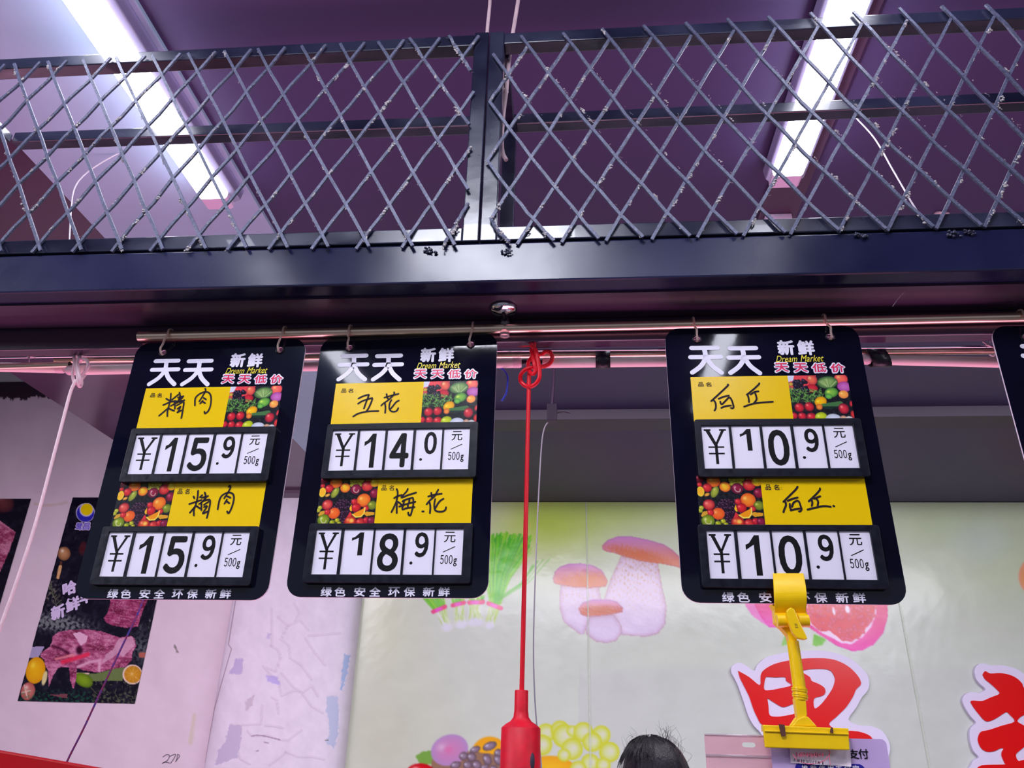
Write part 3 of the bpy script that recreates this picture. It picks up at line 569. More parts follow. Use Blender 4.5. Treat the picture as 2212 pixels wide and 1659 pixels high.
e = empty('junction_box', ((q0.x+q1.x)/2, q0.y+.06, ZC-.012), 'small pinkish junction box at the end of the right trunking', 'junction box')
MB().box((-.037, -.06, -.02), (.037, .05, 0)).build('cover', M['lampoff'], e, .004)
glyphs([('63', -.008, .012, -.012, -.004, .03, 0)], 'number_lettering', M['white'], e, -.0605)

# ------------------------------------------------------------------ the front beam and the mesh box above it
YF, ZB = .99, H0+.632
zt_ = H0+.703
XB0, XB1 = -2.3, 2.1
yk = at(1106, 688, Z=ZB).y
bm_ = MB().box((XB0, YF, ZB), (XB1, yk-.005, zt_)).build('front_beam', M['beam'], bevel=.003)
tag(bm_, 'long glossy black steel beam across the stall, under the mesh panels', 'beam')
zb2 = at(1106, 741, Y=yk+.004).z
MB().box((XB0, YF+.034, ZB-.0035), (XB1, yk-.004, ZB)).build('underside_plate', M['soffit'], bm_)
yb = at(1106, 754, Z=zb2).y
cb = MB().box((XB0, yk, zb2), (XB1, yb, zt_-.02)).build('rear_channel', M['soffit'], bevel=.002); tag(cb, 'dark maroon channel behind the black beam, above the pink tubes', 'beam')
# mesh box: rails, posts
YP = .985; ZT = at(1100, 66, Y=YP).z; zbt = zt_+.0035
T = .026
def rail(name, p, q, par, t=T):
    return MB().bar(p, q, t, t, up=(0, 0, 1)).build(name, M['steel'], par, .0018)
lb = empty('mesh_panel', (-.7, YP+.02, zt_), 'left black mesh panel with diamond wire grid above the beam', 'mesh panel')
rb = empty('mesh_panel', (.4, YP+.02, zt_), 'right black mesh panel with diamond wire grid above the beam', 'mesh panel')
def rel(e, p): return Vector(p)-e.location
yc = YP+.004+T/2
pl, pr = at(1027, 300, Y=YP).x, at(1063, 300, Y=YP).x
def zrail(y): return y
# left panel
rail('top_rail', rel(lb, (XB0, yc, at(1, 136, Y=YP).z)), rel(lb, (pl-T/2, yc, at(1000, 80, Y=YP).z-.004)), lb)
rail('bottom_rail', rel(lb, (XB0, yc, zbt+T/2)), rel(lb, (pl-T/2, yc, zbt+T/2)), lb)
rail('post', rel(lb, (pl, yc, zbt)), rel(lb, (pl, yc, at(1027, 66, Y=YP).z)), lb)
rail('top_rail', rel(rb, (pr+T/2, yc, at(1100, 78, Y=YP).z)), rel(rb, (XB1, yc, at(2212, 22, Y=YP).z)), rb)
rail('bottom_rail', rel(rb, (pr+T/2, yc, zbt+T/2)), rel(rb, (XB1, yc, zbt+T/2)), rb)
rail('post', rel(rb, (pr, yc, zbt)), rel(rb, (pr, yc, at(1075, 64, Y=YP).z)), rb)
zr = ZT-.006; yr = at(1112, 246, Z=zr-.0).y+.013
fr = empty('tube_rack', (-.1, yr, zt_), 'black square tube rack behind the mesh panels', 'rack')
xrp = at(1098, 400, Y=yr).x
rail('rear_rail', rel(fr, (at(22, 296, Z=zr-.013).x, yr, zr-.013+.006)), rel(fr, (xrp-T, yr, zr-.013+.0)), fr)
rail('rear_rail', rel(fr, (xrp+T/2, yr, zr-.013)), rel(fr, (XB1, yr, zr-.013+.008)), fr)
rail('rear_post', rel(fr, (xrp, yr, zt_)), rel(fr, (xrp, yr, zr)), fr)
rail('depth_rail', rel(fr, (pr+.01, YP+.036, zr-.013)), rel(fr, (xrp, yr-.013, zr-.013)), fr, .018)
rail('depth_rail', rel(fr, (at(20, 296, Z=zr-.013).x-.01, YP+.036, zr-.013)), rel(fr, (at(20, 296, Z=zr-.013).x-.01, yr-.013, zr-.013)), fr, .022)
# wires
def wire(e, p0, p1, lay, top, sd):
    r = random.Random(sd); a, b = at(*p0, Y=YP), at(*p1, Y=YP); n = 9; pts = []
    for k in range(n+1):
        t = k/n; v = a.lerp(b, t); v.y += -.0025*lay+(.0012 if (k+lay) % 2 else -.0012); v.x += r.uniform(-.0008, .0008)-top*.012*math.sin(math.pi*t); v.z += r.uniform(-.0006, .0006)
        pts.append(v-e.location)
    MB().ribbon3(pts, .0050, .0036).build('wire', M['wire'], e); return a, b
LW = []   # (e, a, b)
bs = [(983, 735), (892, 653), (799, 557), (711, 486), (623, 408), (535, 329), (447, 251), (354, 181), (267, 105), (179, 32), (91, -45), (5, -125)]
i = 0
yb_ = lambda x: 546-.013*x; yt_ = lambda x: 141-.0605*x
for b, t in bs: LW.append((lb,)+wire(lb, (t, yt_(t)), (b, yb_(b)), 1, 0, i)); i += 1
for (p, q) in (((1018.6, 157), (970, 79)), ((1015, 273), (885, 84)), ((1012, 412), (818, 92))): LW.append((lb,)+wire(lb, q, p, 1, 0, i)); i += 1
for b, t in ((672, 1034), (579, 951), (491, 873), (402, 789), (324, 704), (240, 616), (154, 544), (67, 466), (-20, 390), (-105, 314), (-190, 240), (-270, 145), (-350, 88), (-430, 13)): LW.append((lb,)+wire(lb, (t, yt_(t)), (b, yb_(b)), 0, 0, i)); i += 1
for p, q in (((1023.6, 199), (770, 537)), ((1017, 319), (867, 535)), ((1012, 439), (958, 532))): LW.append((lb,)+wire(lb, p, q, 0, 0, i)); i += 1
TT = [1066, 1125, 1216, 1300, 1390, 1480, 1570, 1659, 1750, 1843, 1941, 2034, 2129]; TY = [118, 79, 73, 64, 57, 50, 42, 37, 30, 27, 19, 15, 12]+[12-5*k for k in range(1, 9)]
TT += [2129+96*k for k in range(1, 9)]
BB = [1388, 1490, 1592, 1695, 1810, 1911, 2015, 2117, 2212, 2312, 2412, 2512, 2612]+[2612+101*k for k in range(1, 9)]
ybr = lambda x: 541-.0245*(x-600)*.95+ (0 if x > 1100 else 0)
ybr = lambda x: 523-.036*(x-1196)
for a, ay, b in zip(TT, TY, BB): LW.append((rb,)+wire(rb, (a, ay), (b, ybr(b)), 1, 1, i)); i += 1
for p, q in (((1057, 221), (1294, 518)), ((1052, 348), (1196, 523)), ((1061, 473), (1101, 525))): LW.append((rb,)+wire(rb, p, q, 1, .4, i)); i += 1
for b, t, ty in ((1118, 1407, 83), (1213, 1494, 78), (1309, 1585, 67), (1407, 1676, 62), (1506, 1769, 56), (1605, 1862, 51), (1708, 1958, 44), (1811, 2053, 42), (1918, 2147, 37), (2022, 2242, 33), (2127, 2338, 28), (2230, 2434, 22))+tuple((2230+104*k, 2434+96*k, 22-5*k) for k in range(1, 7)): LW.append((rb,)+wire(rb, (t, ty), (b, ybr(b)+1), 0, 0, i)); i += 1
for p, q in (((1316, 86), (1061, 473)), ((1228, 96), (1052, 348)), ((1142, 98), (1057, 221))): LW.append((rb,)+wire(rb, p, q, 0, 0, i)); i += 1
# lint hanging in the wires
for e in (lb, rb):
    mb = MB(); r = random.Random(3)
    for (ee, a, b) in LW:
        if ee is not e: continue
        for k in range(r.randint(14, 24)):
            t = r.random(); v = a.lerp(b, t)-e.location+Vector((r.uniform(-.002, .002), -.003, -.0035)); s = r.uniform(.0006, .0015); m_ = 3
            if r.random() < .26: s = r.uniform(.0014, .0030); m_ = 9
            dd = (b-a).normalized()
            for q in range(m_): w2 = dd*r.uniform(-s, s)*2.4; mb.ball((v.x+w2.x+r.uniform(-s, s)*.8, v.y+r.uniform(-s, s)*.4, v.z+w2.z-r.uniform(0, 1.6*s)), s*r.uniform(.35, .8), 3, (1.1, .6, .9), .5)
        for k in range(r.randint(8, 14)):
            t = r.random(); v = a.lerp(b, t)-e.location; d = Vector((r.uniform(-1, 1), -.3, r.uniform(-1, .3)))*r.uniform(.003, .008); mb.tube([v, v+d*.6+Vector((0, 0, -.001)), v+d], .00025, 3, caps=False)
    mb.build('lint', M['lint'], e, kind='stuff', label='grey beige dust and lint caught in the wires')
# weld beads
for k, (x, y) in enumerate(((925, 541), (1092, 543), (1862, 507), (2062, 503), (2092, 502))):
    mb = MB(); r = random.Random(k); p = at(x, y, Y=YF-.004)-Vector((0, 0, 0))
    for q in range(16): mb.ball((p.x+r.gauss(0, .005), p.y+r.uniform(-.002, .002), p.z+r.gauss(0, .0024)), r.uniform(.001, .003), 4, (1, .8, .8), .25)
    o = mb.build('weld_bead', M['blob'], bm_)

# ------------------------------------------------------------------ hanging rod, flange
YR = 1.092
r0, r1 = at(300, 727, Y=YR), at(2300, 683, Y=YR); rad = .0082
r1 = r0+(r1-r0)*1.5
rod = MB().tube([r0, r1], rad, 20).build('hanging_rod', M['brass']); tag(rod, 'horizontal steel tube under the beam that the price boards hang from', 'rod')
f = at(1091, 652, Z=ZB-.006); fz = ZB-.0035
zrod = lambda x: r0.z+(r1.z-r0.z)*(x-r0.x)/(r1.x-r0.x)
ff = empty('rod_bracket', (at(1091, 702, Y=YR).x, YR-.03, fz), 'round chrome flange with dark stem holding the steel tube', 'bracket')
fx = ff.location.x; dz = zrod(fx)-fz
MB().lathe([(.0, 0), (.021, 0), (.0215, -.004), (.019, -.0065), (.008, -.008), (.0045, -.0085), (0, -.009)], (0, 0, 0), 36).build('flange', M['chrome'], ff)
MB().tube([(0, 0, -.008), (0, .026, dz+.012)], .0028, 12).build('stem', M['darkrod'], ff)
MB().tube([(0, .03, dz+.010), (0, .03, dz-.014)], .0078, 16).build('clear_holder', M['clear'], ff, label='clear acrylic rod holder')
MB().tube([(0, .03, dz+.017), (0, .03, dz+.010)], .0072, 16).build('collar', M['trunk'], ff)

# ------------------------------------------------------------------ price boards
SGN = [(-.7318, 1.0942, .5937, -.0181), (-.4184, 1.1, .6005, -.025), (.1382, 1.081, .596, -.0016)]
W, Hh = .2922, .419
def s_loc(i, x, y, off=0.):      # pixel on the face of board i -> local (x,z) from its top left corner
    X0, Y0, Z0, a = SGN[i]; n = np.array([math.sin(a), -math.cos(a), 0.]); O = np.array([X0, Y0, Z0])+n*off; d = ray(x, y)
    P = d*(n@O)/(n@d)-O; return P[0]*math.cos(a)+P[1]*math.sin(a), P[2]
S2 = lambda x, y, off=0.: s_loc(1, x, y, off)
def rrect(x0, x1, z0, z1, r, n=6):
    out = []
    for cx_, cz, a0_ in ((x1-r, z1-r, 0), (x0+r, z1-r, 90), (x0+r, z0+r, 180), (x1-r, z0+r, 270)):
        for k in range(n+1): a = math.radians(a0_+90*k/n); out.append((cx_+r*math.cos(a), cz+r*math.sin(a)))
    return out
def circ(cx_, cz, r, n=18): return [(cx_+r*math.cos(2*math.pi*k/n), cz+r*math.sin(2*math.pi*k/n)) for k in range(n)]
hl, hr = S2(755, 750.6), S2(1016.8, 744.5); hz = (hl[1]+hr[1])/2; hl = (hl[0], hz); hr = (hr[0], hz)
cv = D.curves.new('b', 'CURVE'); cv.dimensions = '2D'; cv.fill_mode = 'BOTH'; cv.extrude = .0015
for lp in (rrect(0, W, -Hh, 0, .023), circ(*hl, .0055), circ(*hr, .0055)):
    s = cv.splines.new('POLY'); s.points.add(len(lp)-1)
    for p, (x, z) in zip(s.points, lp): p.co = (x, z, 0, 1)
    s.use_cyclic_u = True
board_me = curve_mesh(cv, 'board', M['board'], False, .0015)
board_me.materials.append(M['board']); board_me.materials.append(M['edge'])
for p in board_me.polygons:
    if abs(p.normal.y) < .5: p.material_index = 1
def ring_mesh(r, t):
    mb = MB(); mb.tube([(r*math.cos(2*math.pi*k/24), 0, r*math.sin(2*math.pi*k/24)) for k in range(25)], t, 8, caps=False); return mb.mesh('eyelet')
eye_me = ring_mesh(.0062, .0012); eye_me.materials.append(M['darkrod'])
# pictures
def picture(kind):
    h_, w_ = 130, 170; U, V = np.meshgrid(np.linspace(0, 1, w_), np.linspace(0, 1, h_)); S = 100.
    c = Cv(U*S*1.25, V*S, (26, 26, 34)); r = random.Random(8 if kind else 4)
    if kind == 0:
        def m(x, y): t = (y-190)/1420; xl = 215-195*t; xr = 2115-235*t; return ((x-xl)/(xr-xl)*125, t*100)
        E_ = lambda x, y, rx, ry, rot, *a, **k: c.ell(*m(x, y), rx/15.2, ry/14.2, rot, *a, **k)
        c.C += noise2(c.X, c.Y, 12, 1)[..., None]*8
        c.poly([(0, 0), (60, 0), (50, 28), (0, 30)], (236, 70, 80)); c.poly([(0, 0), (14, 0), (10, 12), (0, 14)], (222, 216, 236))
        E_(950, 330, 170, 170, 0, (240, 110, 80), (190, 50, 60), .1, hi=(250, 200, 140)); E_(870, 600, 190, 130, 0, (220, 40, 60), (160, 20, 40), .1)
        for k in range(46): E_(r.uniform(330, 740), r.uniform(330, 740), 62, 56, 0, (34, 24, 46), (14, 8, 24), .15, hi=(130, 120, 160))
        E_(240, 460, 80, 60, 0, (220, 180, 70), (150, 110, 40), .15); E_(220, 600, 80, 50, 0, (216, 140, 100), (130, 70, 50), .15)
        E_(1880, 310, 210, 170, 0, (250, 110, 90), (230, 60, 70), .1, hi=(255, 190, 110)); E_(1900, 560, 220, 160, 0, (206, 110, 190), (160, 60, 140), .1)
        E_(1420, 420, 330, 190, -.1, (150, 180, 100), (50, 90, 50), .1)
        for k in range(40): a = r.uniform(-1, 1); c.stroke([m(1420+a*60, 560), m(1420+a*300, 300+abs(a)*90)], .7, r.choice([(190, 206, 140), (96, 140, 70)]), .7)
        for k in range(230):
            x, y = r.uniform(100, 1150), r.uniform(620, 1060); b = r.random()
            if y > 1060-.35*x+330 and x > 900: continue
            c.stroke([m(x, y), m(x+r.uniform(-60, 60), y-r.uniform(10, 70))], r.uniform(.8, 2), (int(60+80*b), int(110+90*b), int(50+40*b)), .85)
        E_(1440, 740, 220, 150, -.3, (130, 190, 70), (60, 120, 50), .1, hi=(220, 236, 90)); E_(1320, 860, 110, 80, 0, (120, 196, 80), (60, 130, 60), .15)
        E_(1800, 800, 155, 125, -.15, (252, 176, 76), (240, 130, 70), .1, hi=(255, 220, 120)); E_(1020, 1020, 200, 150, -.5, (250, 190, 10), (220, 140, 20), .1, hi=(255, 230, 60)); E_(930, 1180, 100, 90, 0, (246, 150, 70), (200, 90, 30), .1)
        c.poly([m(1010, 1090), m(1640, 1010), m(1700, 1060), m(1560, 1170), m(1050, 1180)], (70, 116, 66)); c.poly([m(1000, 1170), m(1560, 1160), m(1300, 1250), m(1080, 1240)], (26, 44, 40))
        for x, y, q in ((310, 1190, 150), (620, 1170, 150), (80, 1440, 110), (320, 1460, 130), (600, 1500, 160)): E_(x, y, q, q*.92, 0, (226, 40, 56), (130, 16, 40), .08, hi=(250, 130, 120))
        E_(1660, 1240, 165, 160, 0, (226, 50, 66), (120, 20, 44), .08, hi=(250, 140, 130)); E_(1900, 1420, 90, 120, 0, (226, 60, 60), (150, 30, 40), .1); E_(1940, 1090, 50, 90, .2, (224, 60, 70), (150, 30, 50), .1)
        E_(890, 1480, 190, 135, -.3, (206, 216, 40), (150, 170, 20), .08, hi=(236, 240, 130)); E_(1250, 1560, 250, 165, 0, (224, 224, 240), (180, 184, 200), .08); E_(1560, 1540, 110, 90, 0, (226, 180, 150), (170, 120, 100), .1); E_(1720, 1580, 130, 110, 0, (230, 226, 220), (190, 180, 180), .1)
    else:
        def m(x, y): t = (y-145)/1290; xl = 375-300*t; xr = 1990-230*t; return ((x-xl)/(xr-xl)*125, t*100)
        E_ = lambda x, y, rx, ry, rot, *a, **k: c.ell(*m(x, y), rx/12.9, ry/12.9, rot, *a, **k)
        c.C += noise2(c.X, c.Y, 12, 1)[..., None]*8
        R_, O_, Yl, G_ = (226, 50, 52), (246, 140, 40), (246, 190, 40), (140, 150, 40); Rd, Od, Yd, Gd = (150, 16, 36), (226, 80, 30), (220, 130, 20), (80, 96, 30)
        for k in range(60): E_(r.uniform(1180, 1720), r.uniform(150, 380), 50, 36, r.uniform(-1, 1), (196, 190, 50), (140, 130, 30), .15, hi=(226, 222, 110))
        for k in range(110):
            t = r.random(); E_(860+r.gauss(0, 110)+60*(1-t), 760+t*640, 42, 40, 0, (64, 30, 54), (24, 8, 26), .15, hi=(150, 110, 150))
        for x, y, q, C1, C2 in ((430, 220, 130, (120, 24, 40), (60, 8, 24)), (780, 280, 175, O_, Od), (1060, 210, 120, (90, 96, 50), (50, 56, 30)), (390, 380, 65, R_, Rd), (560, 460, 120, R_, Rd), (1650, 390, 160, (236, 70, 60), Rd), (1870, 300, 130, (236, 206, 30), Yd), (1840, 600, 140, (150, 30, 60), (90, 10, 40)),
                            (470, 900, 150, (236, 90, 76), Rd), (1320, 480, 150, (150, 30, 66), (96, 16, 46)), (1510, 780, 190, O_, Od), (1740, 920, 130, G_, Gd), (1240, 820, 85, R_, Rd), (1280, 980, 130, (222, 40, 44), Rd), (1560, 1000, 80, (226, 56, 60), Rd), (640, 1130, 160, (244, 110, 40), Od), (450, 1100, 90, R_, Rd),
                            (320, 1310, 165, (150, 170, 40), (90, 110, 26)), (250, 980, 60, (200, 190, 60), G_), (200, 1050, 60, (190, 180, 50), G_), (560, 1380, 80, (176, 180, 30), Gd), (710, 1320, 70, (206, 196, 40), Gd), (760, 1400, 60, (190, 180, 40), Gd), (1080, 1350, 165, (236, 90, 40), Rd), (1360, 1380, 130, (216, 60, 50), Rd), (1540, 1320, 90, (206, 40, 50), Rd), (1680, 1330, 110, (140, 30, 66), (96, 16, 46))):
            E_(x, y, q, q*.93, -.2, C1, C2, .08, hi=tuple(min(255, v+60) for v in C1))
        E_(1020, 440, 140, 130, .2, Yl, Od, .1, hi=(255, 220, 60)); E_(720, 570, 90, 160, .5, (170, 176, 60), (110, 120, 40), .1, hi=(210, 214, 110)); E_(360, 560, 95, 130, 0, (250, 176, 40), (250, 214, 60), .1)
        for x, y, q in ((1320, 500, 70), (320, 1320, 75)): c.stroke([m(x+q*math.cos(a*.6), y+q*math.sin(a*.6)) for a in range(8)], 1.6, (236, 214, 190), .8)
        c.poly([m(1160, 1160), m(1530, 990), m(1500, 1150), m(1400, 1230), m(1250, 1240)], (246, 150, 20)); c.stroke([m(1165, 1165), m(1250, 1235), m(1400, 1225), m(1500, 1130), m(1530, 990)], 2.6, (252, 222, 90))
        c.poly([m(1480, 1150), m(1560, 1090), m(1790, 1110), m(1780, 1180), m(1560, 1210)], (226, 160, 40)); c.poly([m(1000, 1240), m(1100, 1090), m(1150, 1150), m(1120, 1220)], (222, 50, 60)); c.poly([m(1090, 1000), m(1160, 900), m(1150, 1080), m(1110, 1070)], (250, 190, 30))
        c.poly([m(180, 1180), m(260, 1080), m(370, 1060), m(370, 1140), m(200, 1210)], (220, 160, 50)); E_(1120, 1330, 70, 60, 0, (250, 200, 90), (240, 120, 50), .2); E_(500, 640, 70, 40, -.4, (240, 180, 70), (200, 120, 40), .15)
    return c.C
def pic_mesh(kind, x0, x1, z0, z1):
    C_ = picture(kind); h_, w_ = C_.shape[:2]; U, V = np.meshgrid(np.linspace(x0, x1, w_), np.linspace(z1, z0, h_)); o = grid('produce_picture', np.stack([U, np.full_like(U, -.0004), V], -1), C_, M['p_small']); me = o.data; D.objects.remove(o); return me
def box2(a, b): # from two S2 pixel corners
    p, q = S2(*a), S2(*b); return min(p[0], q[0]), max(p[0], q[0]), min(p[1], q[1]), max(p[1], q[1])
FR = .010        # how proud the price frame stands
y1 = ((S2(724, 828)[0]+S2(717, 913)[0])/2, (S2(915, 826)[0]+S2(910, 911)[0])/2, S2(1030, 911)[1]-.004, S2(820, 827)[1])
p1 = (y1[1], (S2(1033, 823)[0]+S2(1029, 909)[0])/2, y1[2], y1[3])
p2 = ((S2(694, 1038)[0]+S2(682, 1128)[0])/2, (S2(819, 1036)[0]+S2(808, 1126)[0])/2, S2(900, 1127)[1]-.004, S2(830, 1033)[1]+.012)
y2 = (p2[1], (S2(1021, 1034)[0]+S2(1018, 1126)[0])/2, p2[2], p2[3])
pic1 = pic_mesh(0, *p1); pic2 = pic_mesh(1, p2[0], p2[1], p2[2], p2[3]-.010)
def S2f(x, y): return S2(x, y, FR)
fr1 = ((S2f(709, 917)[0]+S2f(693, 1031)[0])/2, (S2f(1032, 911)[0]+S2f(1027, 1029)[0])/2, (S2f(860, 1031)[1]), S2f(870, 914)[1])
fr2 = ((S2f(671, 1133)[0]+S2f(652, 1258)[0])/2, (S2f(1021, 1128)[0]+S2f(1014, 1259)[0])/2, S2f(834, 1258)[1], S2f(846, 1131)[1])
cd1 = [(721, 774, 707, 763.5), (780, 833.5, 768, 825), (840, 894, 829, 886.5), (901, 956, 891, 950), (960.5, 1016, 954, 1013)]
cd2 = [(685, 739, 671, 726.5), (745, 808, 734, 798), (813, 873, 801.5, 864), (879, 939, 869, 933), (943, 1003.5, 936.6, 998)]
def cards(cd, yt, yb2): return [((S2(a, yt, FR-.003)[0]+S2(c_, yb2, FR-.003)[0])/2, (S2(b, yt, FR-.003)[0]+S2(d_, yb2, FR-.003)[0])/2, S2(860, yb2, FR-.003)[1], S2(860, yt, FR-.003)[1]) for a, b, c_, d_ in cd]
cds = (cards(cd1, 927, 1017), cards(cd2, 1142, 1243))
def frame_me(fr, cs):
    mb = MB(); x0, x1, z0, z1 = fr; cx0, cx1, cz0, cz1 = cs[0][0], cs[-1][1], cs[0][2], cs[0][3]
    loops = [rrect(x0, x1, z0, z1, .003, 3), [(cx0, cz0), (cx1, cz0), (cx1, cz1), (cx0, cz1)]]
    c_ = D.curves.new('f', 'CURVE'); c_.dimensions = '2D'; c_.fill_mode = 'BOTH'; c_.extrude = FR/2-.0007; c_.bevel_depth = .0007
    for lp in loops:
        s = c_.splines.new('POLY'); s.points.add(len(lp)-1)
        for p, (x, z) in zip(s.points, lp): p.co = (x, z, 0, 1)
        s.use_cyclic_u = True
    me = curve_mesh(c_, 'price_frame', M['frame'], False, -FR/2)
    V = [v.co[:] for v in me.vertices]; F = [tuple(p.vertices) for p in me.polygons]; mb.add(V, F)
    for a, b in zip(cs[:-1], cs[1:]): mb.box((a[1]+.0002, -FR+.0012, cz0), (b[0]-.0002, -.0012, cz1))
    mb.box((cx0, -.0012, cz0), (cx1, -.0002, cz1)); m2 = mb.mesh('price_frame'); m2.materials.append(M['frame']); return m2
fme = (frame_me(fr1, cds[0]), frame_me(fr2, cds[1]))
def card_me(c_): m_ = MB().box((c_[0], -FR+.003, c_[2]), (c_[1], -.0014, c_[3])).mesh('digit_card'); m_.materials.append(M['card']); return m_
cme = [[card_me(c_) for c_ in cs] for cs in cds]
YI = -FR+.0029
def numeral(card, ch, parent):
    x0, x1, z0, z1 = card; w_, h_ = x1-x0, z1-z0
    B = lambda a, b, c_, d_: (x0+a*w_, x0+b*w_, z0+c_*h_, z0+d_*h_)
    if ch == 'Y':
        mb = MB(); q = lambda a, b: (x0+w_*(.5+.40*a), YI, z0+h_*(.12+.80*b))
        def P(*pts): mb.add([q(*p) for p in pts], [tuple(range(len(pts)))])
        P((-1, .95), (-.38, .95), (-.38, 1), (-1, 1)); P((.38, .95), (1, .95), (1, 1), (.38, 1)); P((-.86, .96), (-.10, .49), (.16, .52), (-.50, .96)); P((.56, .96), (-.02, .60), (.0, .48), (.84, .96))
        P((-.13, 0), (.13, 0), (.13, .56), (-.13, .56)); P((-.7, .46), (.7, .46), (.7, .505), (-.7, .505)); P((-.7, .275), (.7, .275), (.7, .32), (-.7, .32))
        return mb.build('numeral', M['ink'], parent)
    if ch == 'u':
        sl = MB().add([(x0+w_*.27, YI, z0+h_*.5), (x0+w_*.29, YI, z0+h_*.485), (x0+w_*.71, YI, z0+h_*.60), (x0+w_*.70, YI, z0+h_*.62)], [(0, 1, 2, 3)])
        o = glyphs([('元', *B(.29, .70, .70, .93), .01, 0)]+[(k, *B(a, a+.125, .24, .43), .012, 0) for k, a in zip('５００', (.20, .355, .51))]+[('g', *B(.665, .79, .19, .36), .02, 0)], 'unit_lettering', M['ink'], parent, YI)
        return sl.build('slash', M['ink'], parent)
    big = ch.isupper() or ch.startswith('b'); d = ch[1]; full = {'0': '０', '1': '１', '4': '４', '5': '５', '8': '８', '9': '９'}[d]
    dot = ch.startswith('d')
    if big: bx = B(.14, .88, .08, .90) if d != '1' else B(.22, .66, .08, .90)
    elif dot: bx = B(.34, .82, .38, .92)
    else: bx = B(.28, .68, .42, .92)
    if d == '1':    # slab free one drawn as an outline
        a, b, c_, e_ = bx; wd = (b-a); V = [(b-wd*.42, YI, c_), (b, YI, c_), (b, YI, e_), (b-wd*.34, YI, e_), (a+wd*.25, YI, c_+(e_-c_)*.80), (a, YI, c_+(e_-c_)*.76), (a, YI, c_+(e_-c_)*.63), (b-wd*.42, YI, c_+(e_-c_)*.76)]
        o = MB().add(V, [tuple(range(8))]).build('numeral', M['ink'], parent)
    else: o = glyphs([(full, *bx, .035, 0)], 'numeral', M['ink'], parent, YI)
    if dot:
        cx_, cz, rr = x0+w_*.25, z0+h_*.26, w_*.055; MB().add([(cx_+rr*math.cos(k*.5236), YI, cz+rr*math.sin(k*.5236)) for k in range(12)], [tuple(range(12))]).build('decimal_point', M['ink'], parent)
    return o
def gb(t, a, b, bold=.02, shear=0): x0, x1, z0, z1 = box2(a, b); return (t, x0, x1, z0, z1, bold, shear)
# shared prints
e0 = empty('tmp', (0, 0, 0))
hd = MB()
for dx in (0, -74.5):
    q = lambda x, y: S2(x+dx, y)
    for st in ([(815, 769.6), (866, 768.4)], [(809, 788.6), (868, 787.2)], [(839.5, 770), (838, 789), (826, 806), (806, 820)], [(840, 790), (848, 806), (863, 820)]): flatstroke(hd, [q(*p) for p in st], .0073, -.0005)
hd_me = hd.mesh('heading_lettering'); hd_me.materials.append(M['white'])
def gme(items, name, m, y): o = glyphs(items, name, m, e0, y); me = o.data; D.objects.remove(o); return me
xx_me = gme([gb('新', (907, 783), (943, 751), .045), gb('鲜', (946, 783), (982, 751), .045)], 'fresh_lettering', M['white'], -.0005)
dm_me = gme([gb('Dream', (900, 797), (943, 783), .0, .35), gb('Market', (948, 796), (995, 781), .0, .35)], 'script_lettering', M['yelp'], -.0006)
tw_me = gme([gb(t, (x0-1.5, 820), (x0+32, 796), .10) for t, x0 in zip('天天低价', (893, 930, 966, 1002))], 'slogan_outline', M['white'], -.0004)
tr_me = gme([gb(t, (x0+1.5, 817.5), (x0+29, 798.5), .03) for t, x0 in zip('天天低价', (893, 930, 966, 1002))], 'slogan_lettering', M['redp'], -.0007)
bt_me = gme([gb(t, (x0, 1289), (x0+26.5, 1268), .03) for t, x0 in zip('绿色安全环保新鲜', (692, 721.5, 764, 797, 838, 871.5, 913, 946))], 'footer_lettering', M['white'], -.0005)
n1_me = gme([gb(t, (x0, 849), (x0+12, 839.5), .012) for t, x0 in zip('品名', (737, 752))]+[gb(':', (767.5, 848), (768.7, 844.5), .012)], 'field_lettering', M['marker'], -.0006)
n2_me = gme([gb(t, (x0, 1060), (x0+12, 1048.5), .012) for t, x0 in zip('品名', (824, 840))]+[gb(':', (855, 1059), (856.5, 1054.5), .012)], 'field_lettering', M['marker'], -.0006)
D.objects.remove(e0)
s1me = MB().box((y1[0], -.0003, y1[2]), (y1[1], 0, y1[3])).mesh('name_strip'); s1me.materials.append(M['yellow'])
s2me = MB().box((y2[0], -.0003, y2[2]), (y2[1], 0, y2[3]-.010)).mesh('name_strip'); s2me.materials.append(M['yellow'])
